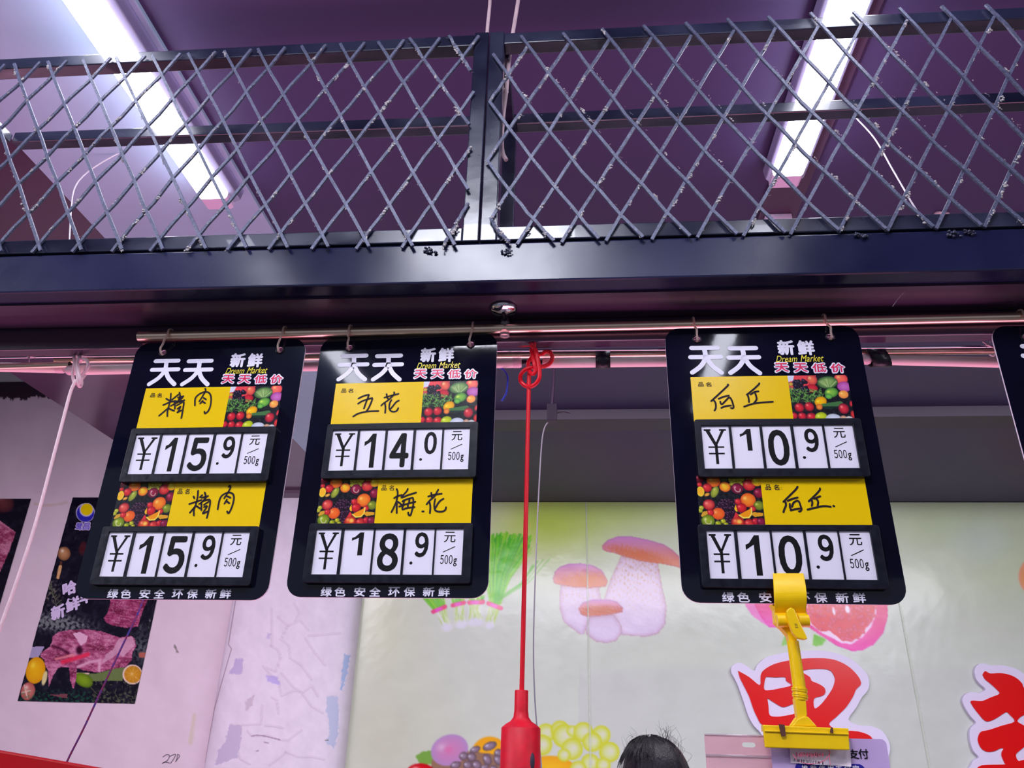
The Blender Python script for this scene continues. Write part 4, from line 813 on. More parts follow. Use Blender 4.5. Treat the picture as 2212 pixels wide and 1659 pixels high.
# handwriting traced per board: scale, offset, strokes in zoomed pixels
HW = {
 (0, 0): ((290, 820, 11.06), [[(880, 340), (870, 480), (830, 640), (800, 760), (795, 880)], [(770, 460), (870, 520)], [(1060, 360), (900, 490)], [(700, 610), (850, 545), (1000, 510)], [(820, 680), (600, 865)], [(820, 690), (955, 750)], [(1085, 310), (1110, 430), (1120, 500)], [(1050, 430), (1180, 400)], [(1130, 440), (1000, 550)], [(1070, 470), (1160, 440)],
    [(960, 545), (1205, 498)], [(880, 630), (1060, 540), (1160, 540), (1190, 570), (1160, 760), (1130, 925)], [(980, 560), (975, 700)], [(1020, 620), (1130, 560)], [(1040, 700), (1110, 650), (1060, 760), (1030, 790), (1130, 740)], [(1700, 220), (1710, 270), (1680, 330), (1560, 525)], [(1455, 620), (1465, 450), (1560, 350), (1680, 300), (1790, 320), (1840, 430), (1830, 600), (1780, 740), (1700, 815), (1680, 770)], [(1660, 440), (1720, 480)], [(1640, 510), (1580, 575)], [(1640, 530), (1700, 570)]]),
 (0, 1): ((370, 1030, 10.53), [[(615, 320), (600, 480), (560, 640), (520, 760), (520, 880)], [(510, 450), (530, 490)], [(705, 420), (660, 465)], [(415, 620), (600, 560), (690, 530)], [(560, 660), (430, 815)], [(580, 670), (660, 720)], [(765, 360), (790, 450), (770, 540)], [(700, 480), (840, 440)], [(800, 470), (690, 590)], [(720, 560), (860, 520), (890, 580), (860, 750), (815, 935)], [(690, 620), (690, 760)], [(640, 620), (690, 590)], [(750, 640), (850, 570)], [(750, 690), (820, 670), (740, 800), (730, 835), (830, 790)],
    [(1310, 230), (1335, 205), (1350, 250), (1300, 350), (1210, 490)], [(1060, 740), (1105, 520), (1170, 420), (1300, 360), (1400, 390), (1430, 470), (1410, 600), (1370, 720), (1310, 830), (1275, 790)], [(1270, 440), (1350, 480)], [(1270, 520), (1215, 610)], [(1270, 560), (1325, 605)]]),
 (1, 0): ((720, 825, 11.06), [[(605, 400), (700, 350), (840, 310), (845, 340), (790, 480), (735, 640)], [(595, 525), (700, 460), (900, 395), (935, 400), (920, 460), (850, 620), (795, 700)], [(480, 830), (600, 760), (820, 710), (1080, 700)], [(1275, 295), (1290, 370), (1310, 410)], [(1225, 380), (1390, 330), (1560, 290)], [(1455, 250), (1450, 300), (1340, 420), (1200, 520), (1150, 570)], [(1235, 510), (1250, 620), (1240, 745)], [(1390, 440), (1350, 520), (1340, 630), (1380, 700), (1460, 715), (1520, 690), (1555, 630)], [(1570, 450), (1500, 490), (1380, 640)]]),
 (1, 1): ((810, 1030, 10.055), [[(475, 270), (495, 330), (490, 420), (460, 560), (360, 770)], [(420, 465), (500, 420), (590, 400)], [(480, 540), (475, 660), (475, 790)], [(510, 550), (590, 620)], [(715, 265), (690, 320), (575, 455), (720, 400), (895, 345)], [(600, 540), (640, 510), (800, 460), (830, 480), (835, 600), (800, 760), (770, 840), (730, 820), (725, 780)], [(640, 520), (615, 620), (600, 710), (700, 680), (860, 660)], [(530, 650), (700, 590), (880, 545)], [(760, 470), (740, 560)], [(720, 600), (715, 680)],
    [(1030, 755), (1060, 755)], [(1225, 350), (1235, 440)], [(1160, 430), (1300, 390), (1450, 370)], [(1375, 285), (1350, 330), (1290, 430), (1190, 520), (1125, 600)], [(1185, 550), (1205, 650), (1195, 790)], [(1310, 490), (1290, 600), (1300, 710), (1360, 755), (1470, 755), (1530, 720), (1545, 665)], [(1490, 480), (1400, 540), (1310, 690)]]),
 (2, 0): ((1480, 815, 9.617), [[(885, 155), (890, 170), (800, 260), (660, 390), (540, 500)], [(590, 480), (630, 540), (635, 640), (610, 695)], [(695, 450), (800, 405), (905, 385)], [(730, 510), (740, 550), (770, 560), (850, 480), (910, 425), (950, 450), (980, 520), (1005, 620), (980, 650), (950, 640)], [(750, 640), (830, 605), (950, 590)], [(1540, 130), (1520, 160), (1400, 270), (1280, 365)], [(1300, 380), (1320, 450), (1325, 520)], [(1360, 360), (1440, 310), (1520, 295)], [(1455, 340), (1480, 420), (1480, 470), (1430, 540)], [(1225, 615), (1380, 560), (1560, 530), (1820, 512)]]),
 (2, 1): ((1640, 1030, 9.217), [[(760, 200), (720, 260), (590, 390), (480, 500)], [(520, 500), (530, 570), (500, 640), (480, 705)], [(565, 480), (660, 440), (760, 415)], [(605, 540), (610, 610), (640, 660)], [(650, 600), (680, 520), (750, 480), (790, 500), (820, 580), (840, 650), (810, 690), (790, 690)], [(625, 670), (700, 650), (800, 635)], [(1205, 235), (1200, 270), (1110, 370), (985, 490)], [(1040, 460), (1055, 520), (1045, 580)], [(1090, 440), (1210, 390)], [(1130, 430), (1170, 500), (1160, 575)], [(960, 655), (1100, 620), (1280, 585), (1420, 600)], [(1475, 580), (1490, 590)]]),
}
def price_board(i, label, rows, hand=True):
    X0, Y0, Z0, a = SGN[i]; e = empty('price_board', (X0, Y0, Z0+H0), label, 'price board', 'black price boards hanging from the steel tube', rz=a)
    link('board', board_me, None, e)
    for h_ in (hl, hr): o = link('eyelet', eye_me, None, e); o.location = (h_[0], -.0003, h_[1])
    for me in (hd_me, xx_me, dm_me, tw_me, tr_me, bt_me): link(me.name, me, None, e)
    a1_, a2_ = link('name_strip', s1me, None, e), link('name_strip', s2me, None, e)
    link('field_lettering', n1_me, None, a1_); link('field_lettering', n2_me, None, a2_)
    link('produce_picture', pic1, None, e, label='printed photo of vegetables and fruit'); link('produce_picture', pic2, None, e, label='printed photo of mixed fruit')
    for k in (0, 1):
        link('price_frame', fme[k], None, e)
        for j, ch in enumerate(rows[k]):
            c_ = link('digit_card', cme[k][j], None, e)
            if ch: numeral(cds[k][j], ch, c_)
        if hand and (i, k) in HW:
            (ox, oy, sc), sts = HW[(i, k)]; mb = MB()
            for q in sts: flatstroke(mb, [s_loc(i, ox+x/sc, oy+y/sc) for x, y in q], .0028 if len(q) > 1 else .0034, -.0008, 5)
            mb.build('handwriting', M['marker'], (a1_, a2_)[k])
    return e
price_board(0, 'leftmost price board, both rows 15.9', (('Y', 'b1', 'b5', 'd9', 'u'), ('Y', 'b1', 'b5', 'd9', 'u')))
price_board(1, 'second price board, rows 14.0 and 18.9, left of the red cord', (('Y', 'b1', 'b4', 'd0', 'u'), ('Y', 's1', 'b8', 'd9', 'u')))
price_board(2, 'third price board, both rows 10.9, with the yellow clip on its bottom edge', (('Y', 's1', 'b0', 'd9', 'u'), ('Y', 'b1', 'b0', 'd9', 'u')))
p4 = at(2137, 705, Y=1.088)
SGN.append((p4.x, 1.088, p4.z-H0, .0))
price_board(3, 'rightmost price board, cut off by the right edge of the photo', (('Y', '', '', '', 'u'), ('Y', '', '', '', 'u')), False)
# hooks
def hook(i, side, dx, label):
    X0, Y0, Z0, a = SGN[i]; h_ = (hl, hr)[side]; hx_ = X0+h_[0]*math.cos(a); hy_ = Y0+h_[0]*math.sin(a); hz_ = Z0+H0+h_[1]
    rx = hx_+dx; z = zrod(rx); R_ = rad+.0021
    pts = [(rx+.001, YR+R_, z-.004), (rx, YR+R_*.8, z+R_*.7), (rx, YR, z+R_+.001), (rx, YR-R_*.9, z+R_*.6), (rx, YR-R_-.0005, z-.004), (rx-dx*.25, YR-R_-.002, z-.012), (hx_+dx*.3, hy_-.010, hz_+.012), (hx_-.001, hy_-.009, hz_+.004), (hx_, hy_-.006, hz_-.0035), (hx_, hy_, hz_-.0042), (hx_, hy_+.006, hz_-.002)]
    o = MB().tube(pts, .0018, 8, 4).build('plastic_hook', M['hook']); tag(o, label, 'hook', 'clear plastic hooks on the steel tube')
names = ['leftmost price board', 'second price board', 'third price board', 'cut-off rightmost price board']
for i, sd, dx in ((0, 0, .007), (0, 1, .003), (1, 0, .001), (1, 1, .003), (2, 0, -.002), (2, 1, -.002), (3, 0, .002), (3, 1, .002)):
    hook(i, sd, dx, 'clear plastic hook at the %s hole of the %s' % (('left', 'right')[sd], names[i]))
# ------------------------------------------------------------------ lamp rail behind the boards
YL = yb+.022
A_ = lambda x, y, dy=0.: at(x, y, Y=YL+dy)
thin = MB().tube([A_(-150, 775, -.012), A_(700, 761, -.012), A_(1200, 756.5, -.012), A_(1870, 751, -.012), A_(2900, 742, -.012)], .0021, 10).build('wire_rod', M['chrome']); tag(thin, 'thin bright rod running above the unlit pink tubes', 'rod')
t1 = MB().tube([A_(-150, 796.5), A_(151, 787.5)], .0055, 18, caps=False); t1.tube([A_(151, 787.5)+Vector((-.03, 0, 0)), A_(151, 787.5)+Vector((-.004, 0, 0))], .0046, 14); gold = t1.build('support_tube', M['brass']); tag(gold, 'short steel tube with open dark end left of the pale cord knot', 'tube')
gold2 = MB().tube([A_(120, 778, .012), A_(700, 771, .012), A_(1200, 766, .012), A_(1860, 759, .012), A_(2900, 752, .012)], .0062, 18).build('support_tube', M['brass']); tag(gold2, 'long steel tube carrying the unlit pink tubes, behind the red knot', 'tube')
MB().tube([A_(151, 787.5)+Vector((-.02, 0, 0)), A_(151, 787.5)+Vector((.0006, 0, 0))], .0047, 16).build('dark_opening', M['ink'], gold)
def ledtube(pa, pb, label):
    e = empty('led_tube', (pa+pb)/2, label, 'tube lamp', 'unlit tubes on the rail'); a, b = pa-e.location, pb-e.location; d = (b-a).normalized()
    MB().tube([a+d*.012, b-d*.012], .0085, 20, caps=False).build('lens', M['tubel'], e)
    for p, s in ((a, d), (b, -d)): MB().tube([p, p+s*.003, p+s*.014], lambda t: .0074 if t < .1 else .0088, 20).build('end_cap', M['pcord'], e)
ledtube(A_(-160, 790, .02), A_(140, 796, .02)+Vector((0, 0, 0)), 'leftmost unlit pink tube, sinking behind the steel tube')
ledtube(A_(146, 800, .002), A_(1127, 783.5, .002), 'unlit pink tube behind the left and second price boards')
ledtube(A_(1172, 784, .002), A_(1879, 776, .002), 'unlit pink tube from the red knot to the third price board')
ledtube(A_(1862, 776, .019), A_(2420, 789, .019), 'unlit pink tube behind the right edge board')
def tape(x0, x1, ya, yb_2, label, slant=0):
    cx_ = (x0+x1)/2; z_top_, z_bot = A_(cx_, ya).z, A_(cx_, yb_2).z; a, b = A_(x0, ya).x, A_(x1, ya).x; n = 14; V = []; F = []
    zc, hz = (z_top_+z_bot)/2, (z_top_-z_bot)/2
    for X_, s in ((a, 0), (b, 0)):
        for k in range(n):
            t = 2*math.pi*k/n; V.append((X_+slant*math.sin(t)*hz, YL+.003+.0125*math.cos(t)*(1 if math.sin(t) > 0 else .95), zc+hz*math.sin(t)))
    F = [(k, (k+1) % n, n+(k+1) % n, n+k) for k in range(n)]
    mb = MB().add(V, F, True); o = mb.build('tape_band', M['tape']); s_ = o.modifiers.new('s', 'SOLIDIFY'); s_.thickness = .0006; tag(o, label, 'tape'); return o
tape(1286, 1317, 755, 794, 'black tape band around the tubes between the red knot and the third board')
tape(1870, 1911, 750, 791, 'wrinkled black tape band around the tubes right of the third board', -.35)
MB().tube([A_(1126, 783, .003), A_(1174, 783.5, .003)], .0045, 12).build('tube_connector', M['tape'])
tag(D.objects['tube_connector'], 'black plug joining two unlit tubes behind the red knot', 'plug')
zt2 = MB(); p = A_(2143, 741, -.014); q = lambda x, y, d=-.016: A_(x, y, d)
zt2.tube([q(2123, 738), q(2131, 743), q(2140, 748), q(2149, 753), q(2151, 763), q(2146, 769), q(2138, 767, .0)], .0012, 6, 3); zt2.tube([q(2131, 746), q(2140, 737)], .001, 5)
o = zt2.build('cable_tie', M['pcord']); tag(o, 'pale twisted tie around the rail beside the board at the right edge', 'cable tie')
zt3 = MB().tube([q(58, 768), q(63, 775), q(65, 770), q(72, 770), q(75, 773)], .0009, 6, 3).tube([q(63, 770), q(63, 781)], .001, 5); o = zt3.build('cable_tie', M['pcord']); tag(o, 'small pale tie on the thin rod at the far left', 'cable tie')

# ------------------------------------------------------------------ red pendant holder with knotted cord
pen = empty('pendant_holder', A_(1127, 1659, -.02), 'red silicone lamp holder hanging on a red cord knotted to the rail', 'pendant')
K = lambda x, y, d: A_(1040+x/6.9125, 620+y/6.9125, d)-pen.location
rc = .0034
mb = MB()
mb.tube([K(900, 1010, -.02), K(960, 965, -.024), (K(1030, 980, -.025)), K(1058, 1060, -.024), K(1020, 1140, -.022), K(930, 1185, -.024), K(800, 1195, -.034), K(660, 1230, -.036), K(585, 1320, -.03), K(595, 1420, -.026), K(690, 1490, -.028), K(790, 1460, -.036), K(855, 1380, -.04), K(870, 1280, -.042), K(850, 1130, -.044), K(830, 1010, -.044), K(805, 930, -.04)], rc, 12, 6)
mb.tube([K(745, 930, -.03), K(765, 1030, -.04), K(790, 1140, -.044), K(805, 1240, -.042), K(775, 1300, -.04), K(720, 1260, -.034), K(695, 1160, -.03), K(720, 1090, -.025), K(800, 1020, -.02), K(880, 1010, -.018)], rc, 12, 6)
mb.tube([K(800, 1010, .022), K(760, 960, -.02), K(745, 930, -.03)], rc, 10, 4)
mb.build('knot', M['redcord'], pen)
mb = MB(); r = random.Random(2)
for tx, ty in ((560, 885), (600, 900), (660, 845), (690, 820), (740, 800), (770, 810), (720, 870), (640, 885), (700, 850)):
    mb.tube([K(800+r.uniform(-30, 20), 950, -.04), K((800+tx)/2+25, (935+ty)/2-30, -.045), K(tx, ty, -.04+r.uniform(-.006, .006))], lambda t: .0011*(1-t*.7), 6, 4)
mb.build('frayed_end', M['redcord'], pen)
MB().tube([K(715, 1235, -.03), A_(1142, 850, -.026)-pen.location, A_(1135, 1160, -.022)-pen.location, A_(1127, 1495, -.02)-pen.location], .0034, 12, 8).build('cord', M['redcord'], pen, label='straight red cord')
zt = A_(1126, 1491, -.02).z-pen.location.z; zs, ze = A_(1125, 1546, -.02).z-pen.location.z, A_(1124, 1571, -.02).z-pen.location.z; xo = A_(1126, 1530, -.02).x-pen.location.x
MB().lathe([(.0, zt), (.0088, zt), (.0092, zt-.001), (.0094, zs+.006), (.0105, zs-.002), (.0145, (zs+ze)/2), (.020, ze+.004), (.0252, ze), (.0262, ze-.0012), (.0272, ze-.09), (.027, ze-.10), (.022, ze-.10)], (xo, 0, 0), 40).build('socket_body', M['redrub'], pen)
pm = at(1148, 1645, Y=YL-.02-.022)-pen.location
MB().ball((pm.x, pm.y+.004, pm.z), .010, 8, (.42, .5, 1.25)).build('dark_mark', M['gbox'], pen, label='dark oval mark on the socket')
# pale plastic cord knotted at the left
pc = empty('knotted_cord', A_(165, 790, -.02), 'pale pink plastic cord looped on the rail, hanging down at the left', 'cord')
K1 = lambda x, y, d: A_(x/6.9125, 690+y/6.9125, d)-pc.location
mb = MB()
mb.tube([K1(1115, 520, .006), K1(1110, 545, -.02), K1(1115, 640, -.026), K1(1145, 760, -.03), K1(1165, 880, -.034), K1(1170, 975, -.03), K1(1200, 1000, -.024), K1(1220, 940, -.022), K1(1215, 860, -.022), K1(1275, 770, -.024), K1(1318, 690, -.026), K1(1290, 610, -.026), K1(1220, 590, -.024), K1(1190, 640, -.020)], .0028, 10, 6)
mb.tube([K1(1225, 530, .006), K1(1200, 545, -.022), K1(1155, 640, -.030), K1(1170, 760, -.036), K1(1190, 880, -.036), K1(1190, 960, -.03)], .0028, 10, 6)
mb.tube([K1(1120, 620, -.02), K1(1095, 740, -.02), K1(1085, 830, -.02), K1(1100, 920, -.024), K1(1140, 960, -.028)], .0026, 10, 6)
mb.tube([K1(1275, 830, -.018), K1(1230, 890, -.022)], .002, 8)
mb.build('knot', M['pcord'], pc)
MB().tube([K1(1130, 900, -.034), K1(1105, 960, -.034), K1(1040, 1130, -.032), A_(125, 950, -.03)-pc.location, A_(77, 1130, -.03)-pc.location, A_(38, 1250, -.03)-pc.location, A_(4, 1345, -.03)-pc.location, A_(-60, 1520, -.03)-pc.location], .0027, 10, 5).build('cord', M['pcord'], pc)
# small wires
def loosewire(pts, r_, m, name, label, cat='wire', sub=6): o = MB().tube(pts, r_, 8, sub).build(name, m); tag(o, label, cat); return o
loosewire([A_(1078, 793, .01), A_(1088, 799, .005), A_(1096, 812, 0), A_(1096, 830, 0), A_(1093, 850, 0), A_(1084, 866, 0)], .0016, M['blue'], 'blue_wire', 'short curled blue wire end below the rail')
loosewire([at(320, 1250, Y=2.6), at(304, 1310, Y=2.6), at(262, 1400, Y=2.6), at(215, 1500, Y=2.6), at(180, 1575, Y=2.6), at(145, 1645, Y=2.6), at(135, 1680, Y=2.6)], .0032, M['string'], 'hanging_string', 'thin twisted red and blue string hanging in front of the meat poster', 'string')
yp = 2.05
pz = lambda x, y: at(x, y, Y=yp)
hb = empty('hanging_socket', pz(1192, 895), 'dark box on a thin pipe below the ceiling, right of the red cord', 'socket box')
q = lambda x, y: pz(x, y)-hb.location
MB().tube([Vector((q(1196, 815).x, 0, ZC-hb.location.z)), q(1196, 816), q(1192, 880)], .0045, 10).build('pipe', M['trunk'], hb); MB().box((q(1182, 877).x, -.02, q(1190, 913).z), (q(1203, 877).x, .02, q(1190, 877).z)).build('box', M['gbox'], hb, .002)
MB().lathe([(0, 0), (.016, 0), (.012, -.012), (.005, -.016)], (q(1196, 815).x, 0, ZC-hb.location.z), 16).build('ceiling_rose', M['trunk'], hb)
loosewire([pz(1203, 892), pz(1216, 889), pz(1232, 892)], .0022, M['gbox'], 'short_cable', 'short grey cable stub on the dark hanging box', 'cable')
loosewire([pz(1184, 912), pz(1176, 925), pz(1170, 960), pz(1164, 1060), pz(1158, 1200), pz(1153, 1350), pz(1153, 1450), pz(1158, 1550), pz(1168, 1640), pz(1172, 1700)], .0019, M['gcable'], 'hanging_cable', 'thin white cable hanging just right of the red cord', 'cable')
w0 = at(252, 333, Z=ZC-.014).y
w1_ = lambda x, y: at(x, y, Y=w0)
loosewire([w1_(258, 330), w1_(215, 354), w1_(178, 382), w1_(160, 410), w1_(154, 450), w1_(150, 520), w1_(149, 570)], .0018, M['wwire'], 'thin_cable', 'thin white cable curving down below the grey duct at the left', 'cable')
w2_ = lambda x, y: at(x, y, Y=1.45)
loosewire([w2_(1842, 243), w2_(1850, 255), w2_(1890, 300), w2_(1928, 366), w2_(1962, 425), w2_(1992, 480), w2_(2005, 560)], .0018, M['wwire'], 'thin_cable', 'thin white cable behind the right mesh panel', 'cable')
yr_ = 1.03
rp = lambda x, y: at(x, y, Y=yr_)
o = MB().tube([rp(1060, -60), rp(1058, 10), rp(1052, 75), rp(1050, 200), rp(1049, 300)], .0032, 10, 3).build('suspension_cord', M['rope']); tag(o, 'left beige cord rising behind the gap between the mesh panels', 'cord')
o = MB().tube([rp(1128, -60), rp(1118, 10), rp(1102, 110), rp(1094, 195), rp(1088, 240), rp(1084, 300), rp(1086, 330), rp(1094, 346)], .0036, 10, 3).build('suspension_cord', M['rope']); tag(o, 'right slanting beige cord ending behind the right mesh post', 'cord')
o = MB().tube([rp(1080, 200), rp(1090, 193), rp(1096, 199), rp(1090, 204)], .0022, 8, 3).build('cable_tie', M['wwire']); tag(o, 'white tie on the slanting beige cord by the mesh posts', 'cable tie')
for x, y, s in ((2030, 462, .012), (2185, 462, .008), (1150, 490, .006)):
    p = at(x, y, Z=ZC-.003); s *= 1.5; mb = MB(); r = random.Random(x)
    for k in range(7): mb.ball((p.x+r.uniform(-s, s), p.y+r.uniform(-.004, .004), p.z-r.uniform(0, s*.4)), r.uniform(.3, .55)*s, 4, (1.3, .8, .7), .3)
    o = mb.build('paper_scrap', M['pcord']); tag(o, {2030: 'crumpled pinkish scrap stuck to the ceiling behind the right panel', 2185: 'curled pale scrap on the ceiling at the right edge', 1150: 'small pink scrap on the ceiling beside the mesh posts'}[x], 'scrap')
th = MB(); ty_ = lambda x, y: at(x, y, Y=YF+.05)
th.tube([ty_(1972, 604), ty_(1966, 612)], .0005, 6); th.ball(ty_(1962, 618), .0042, 8, (.7, .7, 1.5)); th.tube([ty_(1958, 626), ty_(1940, 645), ty_(1928, 662)], .0003, 5)
o = th.build('dangling_drop', M['wwire']); tag(o, 'tiny white drop on a thread under the beam at the right', 'thread')

# ------------------------------------------------------------------ yellow clip on the third board
YC = 1.074
C = lambda x, y, Y=YC: at(x, y, Y=Y)
cl = empty('clip_holder', C(1740, 1620), 'yellow plastic double clip hanging from the third price board', 'clip')
def cpr(name, pts, ya, yb_3, m='clip', bev=.0012, par=cl):
    P = [C(x, y, ya)-par.location for x, y in pts]
    return MB().prism([(p.x, p.z) for p in P][::-1], ya-par.location.y, yb_3-par.location.y).build(name, M[m], par, bev)
# curved front jaw
mb = MB(); n = 24; V = []; F = []
for k in range(n+1):
    t = k/n; y = 1238+t*86; bul = .016*math.sin(t*math.pi*.92)+.002; xa, xb = 1670+4*t, 1736+8*math.sin(t*2.4)*.9
    a, b = C(xa, y, YC-bul), C(xb, y, YC-bul); V += [a-cl.location, b-cl.location, b-cl.location+Vector((0, .0022, 0)), a-cl.location+Vector((0, .0022, 0))]
for k in range(n):
    for j in range(4): F.append((4*k+j, 4*k+(j+1) % 4, 4*k+4+(j+1) % 4, 4*k+4+j))
F += [(3, 2, 1, 0), tuple(4*n+j for j in range(4))]
mb.add(V, F, False); mb.build('front_jaw', M['clip'], cl, .0008)
cpr('rear_jaw', [(1668, 1310), (1735, 1310), (1733, 1240+60), (1672, 1300)], 1.092, 1.096)
cpr('jaw_body', [(1665, 1304), (1673, 1318), (1675, 1345), (1690, 1358), (1702, 1372), (1709, 1400), (1723, 1400), (1722, 1375), (1730, 1352), (1743, 1345), (1744, 1322), (1738, 1316), (1680, 1316)], YC-.006, YC+.010)
for xa, xb in ((1678, 1700), (1724, 1746)):
    MB().tube([C(xa, 1341, YC-.010)-cl.location, C(xb, 1341, YC-.010)-cl.location], .0082, 18).build('hinge_barrel', M['clip'], cl, .001)
cpr('lever', [(1699, 1322), (1702, 1315), (1709, 1312), (1716, 1315), (1722, 1330), (1731, 1350), (1742, 1372), (1745, 1380), (1738, 1382), (1722, 1378), (1713, 1368), (1704, 1345)], YC-.026, YC-.018)
for k in range(3): cpr('grip_line', [(1716+k, 1347.5+k*3.6), (1722+k, 1347.5+k*3.6), (1722+k, 1348.6+k*3.6), (1716+k, 1348.6+k*3.6)], YC-.0263, YC-.0259, 'brown', 0)
ws = lambda x: x
def rnd_stem(name, a, b, ra, rb): MB().tube([C(*a)-cl.location, C(*b)-cl.location], lambda t: ra+(rb-ra)*t, 20).build(name, M['clip'], cl)
rnd_stem('stem', (1712.5, 1385), (1727, 1489), .0074, .0080)
for y in (1488.5, 1492.5, 1501, 1505): MB().tube([C(1727+(y-1489)*.09, y-1.6)-cl.location, C(1727+(y-1489)*.09, y+1.6)-cl.location], .0096, 20).build('stem_ring', M['clip'], cl)
rnd_stem('stem', (1727, 1486), (1729, 1512), .0086, .0086)
cpr('lower_stem', [(1717, 1508), (1741, 1508), (1744, 1545), (1736, 1556), (1724, 1556)], YC-.007, YC+.007)
cpr('gusset', [(1711, 1569), (1722, 1553), (1736, 1547), (1746, 1548), (1766, 1570)], YC-.009, YC-.003)
cpr('gusset', [(1706, 1568), (1718, 1550), (1732, 1546), (1738, 1552), (1750, 1570)], YC-.001, YC+.005)
cpr('lower_jaw', [(1648, 1565.5), (1833, 1573.5), (1836, 1620.5), (1653, 1615)], YC-.014, YC-.009)
cpr('lower_jaw', [(1648, 1565.5), (1833, 1573.5), (1834, 1586), (1649, 1580)], YC-.009, YC+.003, bev=.0006)
cpr('jaw_ridge', [(1652, 1580.5), (1834, 1587.5), (1834, 1584), (1652, 1577)], YC-.0158, YC-.0135, bev=.0005)
cpr('rear_jaw', [(1649, 1568), (1833, 1576), (1834, 1612), (1653, 1608)], YC+.003, YC+.007)
cpr('tape_patch', [(1682, 1564), (1695, 1565.5), (1697.5, 1590), (1688, 1591)], YC-.0172, YC-.0160, 'brown', 0)
cpr('tape_patch', [(1795, 1571), (1799, 1572), (1800.5, 1584), (1793, 1582)], YC-.0172, YC-.0160, 'brown', 0)
# things clamped by the clip
rcp = empty('receipt', C(1770, 1654, YC-.003), 'white receipt slip with pink stamp held in the lower jaw of the yellow clip', 'receipt')
U_ = np.linspace(0, 1, 30); V_ = np.linspace(0, 1, 14); UU, VV = np.meshgrid(U_, V_); PP = np.zeros(UU.shape+(3,))
for i_ in range(14):
    for j_ in range(30):
        u, v = UU[i_, j_], VV[i_, j_]; p = C(1705+u*131+(v*3), 1602+v*(46+u*8), YC-.001-.002*math.sin(u*9+v*4)*v)-rcp.location; PP[i_, j_] = p
o = grid('slip', PP, np.zeros(UU.shape+(3,))+np.array((246, 226, 240.)), M['paper'], rcp)
mb = MB(); r = random.Random(9)
def rc_(x, y): p = C(x, y, YC-.0052)-rcp.location; return (p.x, p.z)
for row, (ya, yb_4, mt) in enumerate(((1625, 1636, 0),)):
    for k in range(11):
        x = 1717+k*5.6
        for _ in range(4): a = r.uniform(0, 4); flatstroke(mb, [rc_(x+a, ya+r.uniform(0, 3)), rc_(x+a+r.uniform(-1, 1), yb_4-r.uniform(0, 3))] if r.random() < .5 else [rc_(x, ya+r.uniform(0, 10)), rc_(x+4, ya+r.uniform(0, 10))], .0006, -.0052+YC-YC, 0, False)
flatstroke(mb, [rc_(1712, 1630), rc_(1722, 1642), rc_(1745, 1650), rc_(1775, 1645), rc_(1790, 1630), rc_(1790, 1622)], .0008, -.0052, 4)
flatstroke(mb, [rc_(1789, 1621), rc_(1792, 1652)], .0006, -.0052, 0)
mb.build('stamp_print', M['rink'], rcp)
mb = MB()
for k in range(13):
    x = 1714+k*5
    for _ in range(3): a = r.uniform(0, 3.4); flatstroke(mb, [rc_(x+a, 1638+k*.55+r.uniform(0, 2)), rc_(x+a+r.uniform(-1.5, 1), 1645+k*.55)], .0005, -.0053, 0, False)
mb.build('small_print', M['gbox'], rcp)
cd = empty('payment_card', C(1790, 1659, YC+.012), 'lilac payment card with dark characters and a navy band behind the receipt', 'card')
def crd(x, y, Y): p = C(x, y, Y)-cd.location; return p.x, p.z
a = crd(1662, 1588, YC+.002); b = crd(1912, 1596, YC+.002); lowz = crd(1700, 1800, YC+.002)[1]; bw = crd(1918, 1659, YC+.002)[0]
fill2d('card', [rrect(a[0], (b[0]+bw)/2+.002, lowz, (a[1]+b[1])/2-.001, .006)], M['lilac'], cd, .0006, -.009)
def cg(t, x0, y0, x1, y1, bold, name, m, yy=-.0102):
    a, b = crd(x0, y1, YC+.001), crd(x1, y0, YC+.001); return glyphs([(t, a[0], b[0], a[1], b[1], bold, 0)], name, M[m], cd, yy)
cg('支', 1833, 1619, 1854, 1639, .02, 'lettering', 'ink'); cg('付', 1856, 1618, 1875, 1639, .02, 'lettering', 'ink')
a, b = crd(1720, 1675, YC+.001), crd(1868, 1651, YC+.001); bn = fill2d('navy_band', [rrect(a[0], b[0], a[1], b[1], .007)], M['navy'], cd, .0002, -.0100)
for k, ch in enumerate('推荐使用支付宝'): cg(ch, 1733+k*18.4, 1653, 1745+k*18.4, 1667, .02, 'lettering', 'white', -.0105)
sl = empty('plastic_sleeve', C(1590, 1659, YC+.016), 'pinkish clear plastic sleeve with hanging slot left of the yellow clip', 'sleeve')
def sv(x, y): p = C(x, y, YC+.016)-sl.location; return p.x, p.z
a, b = sv(1521, 1586), sv(1680, 1586); lz = sv(1521, 1800)[1]; s0, s1 = sv(1603, 1614), sv(1632, 1604)
fill2d('film', [rrect(a[0], b[0]+.02, lz, a[1], .003), rrect(s0[0], s1[0], s0[1], s1[1], .0035, 4)], M['sleeve'], sl, .0005, 0)
zz = sv(1600, 1633)[1]; MB().box((a[0], -.0022, zz-.0012), (b[0]+.02, -.0006, zz+.0012)).build('ridge', M['clear'], sl, .0005)
zz = sv(1600, 1588)[1]; MB().box((a[0], -.0018, zz-.001), (b[0]+.02, -.0006, zz+.0008)).build('ridge', M['clear'], sl, .0005)

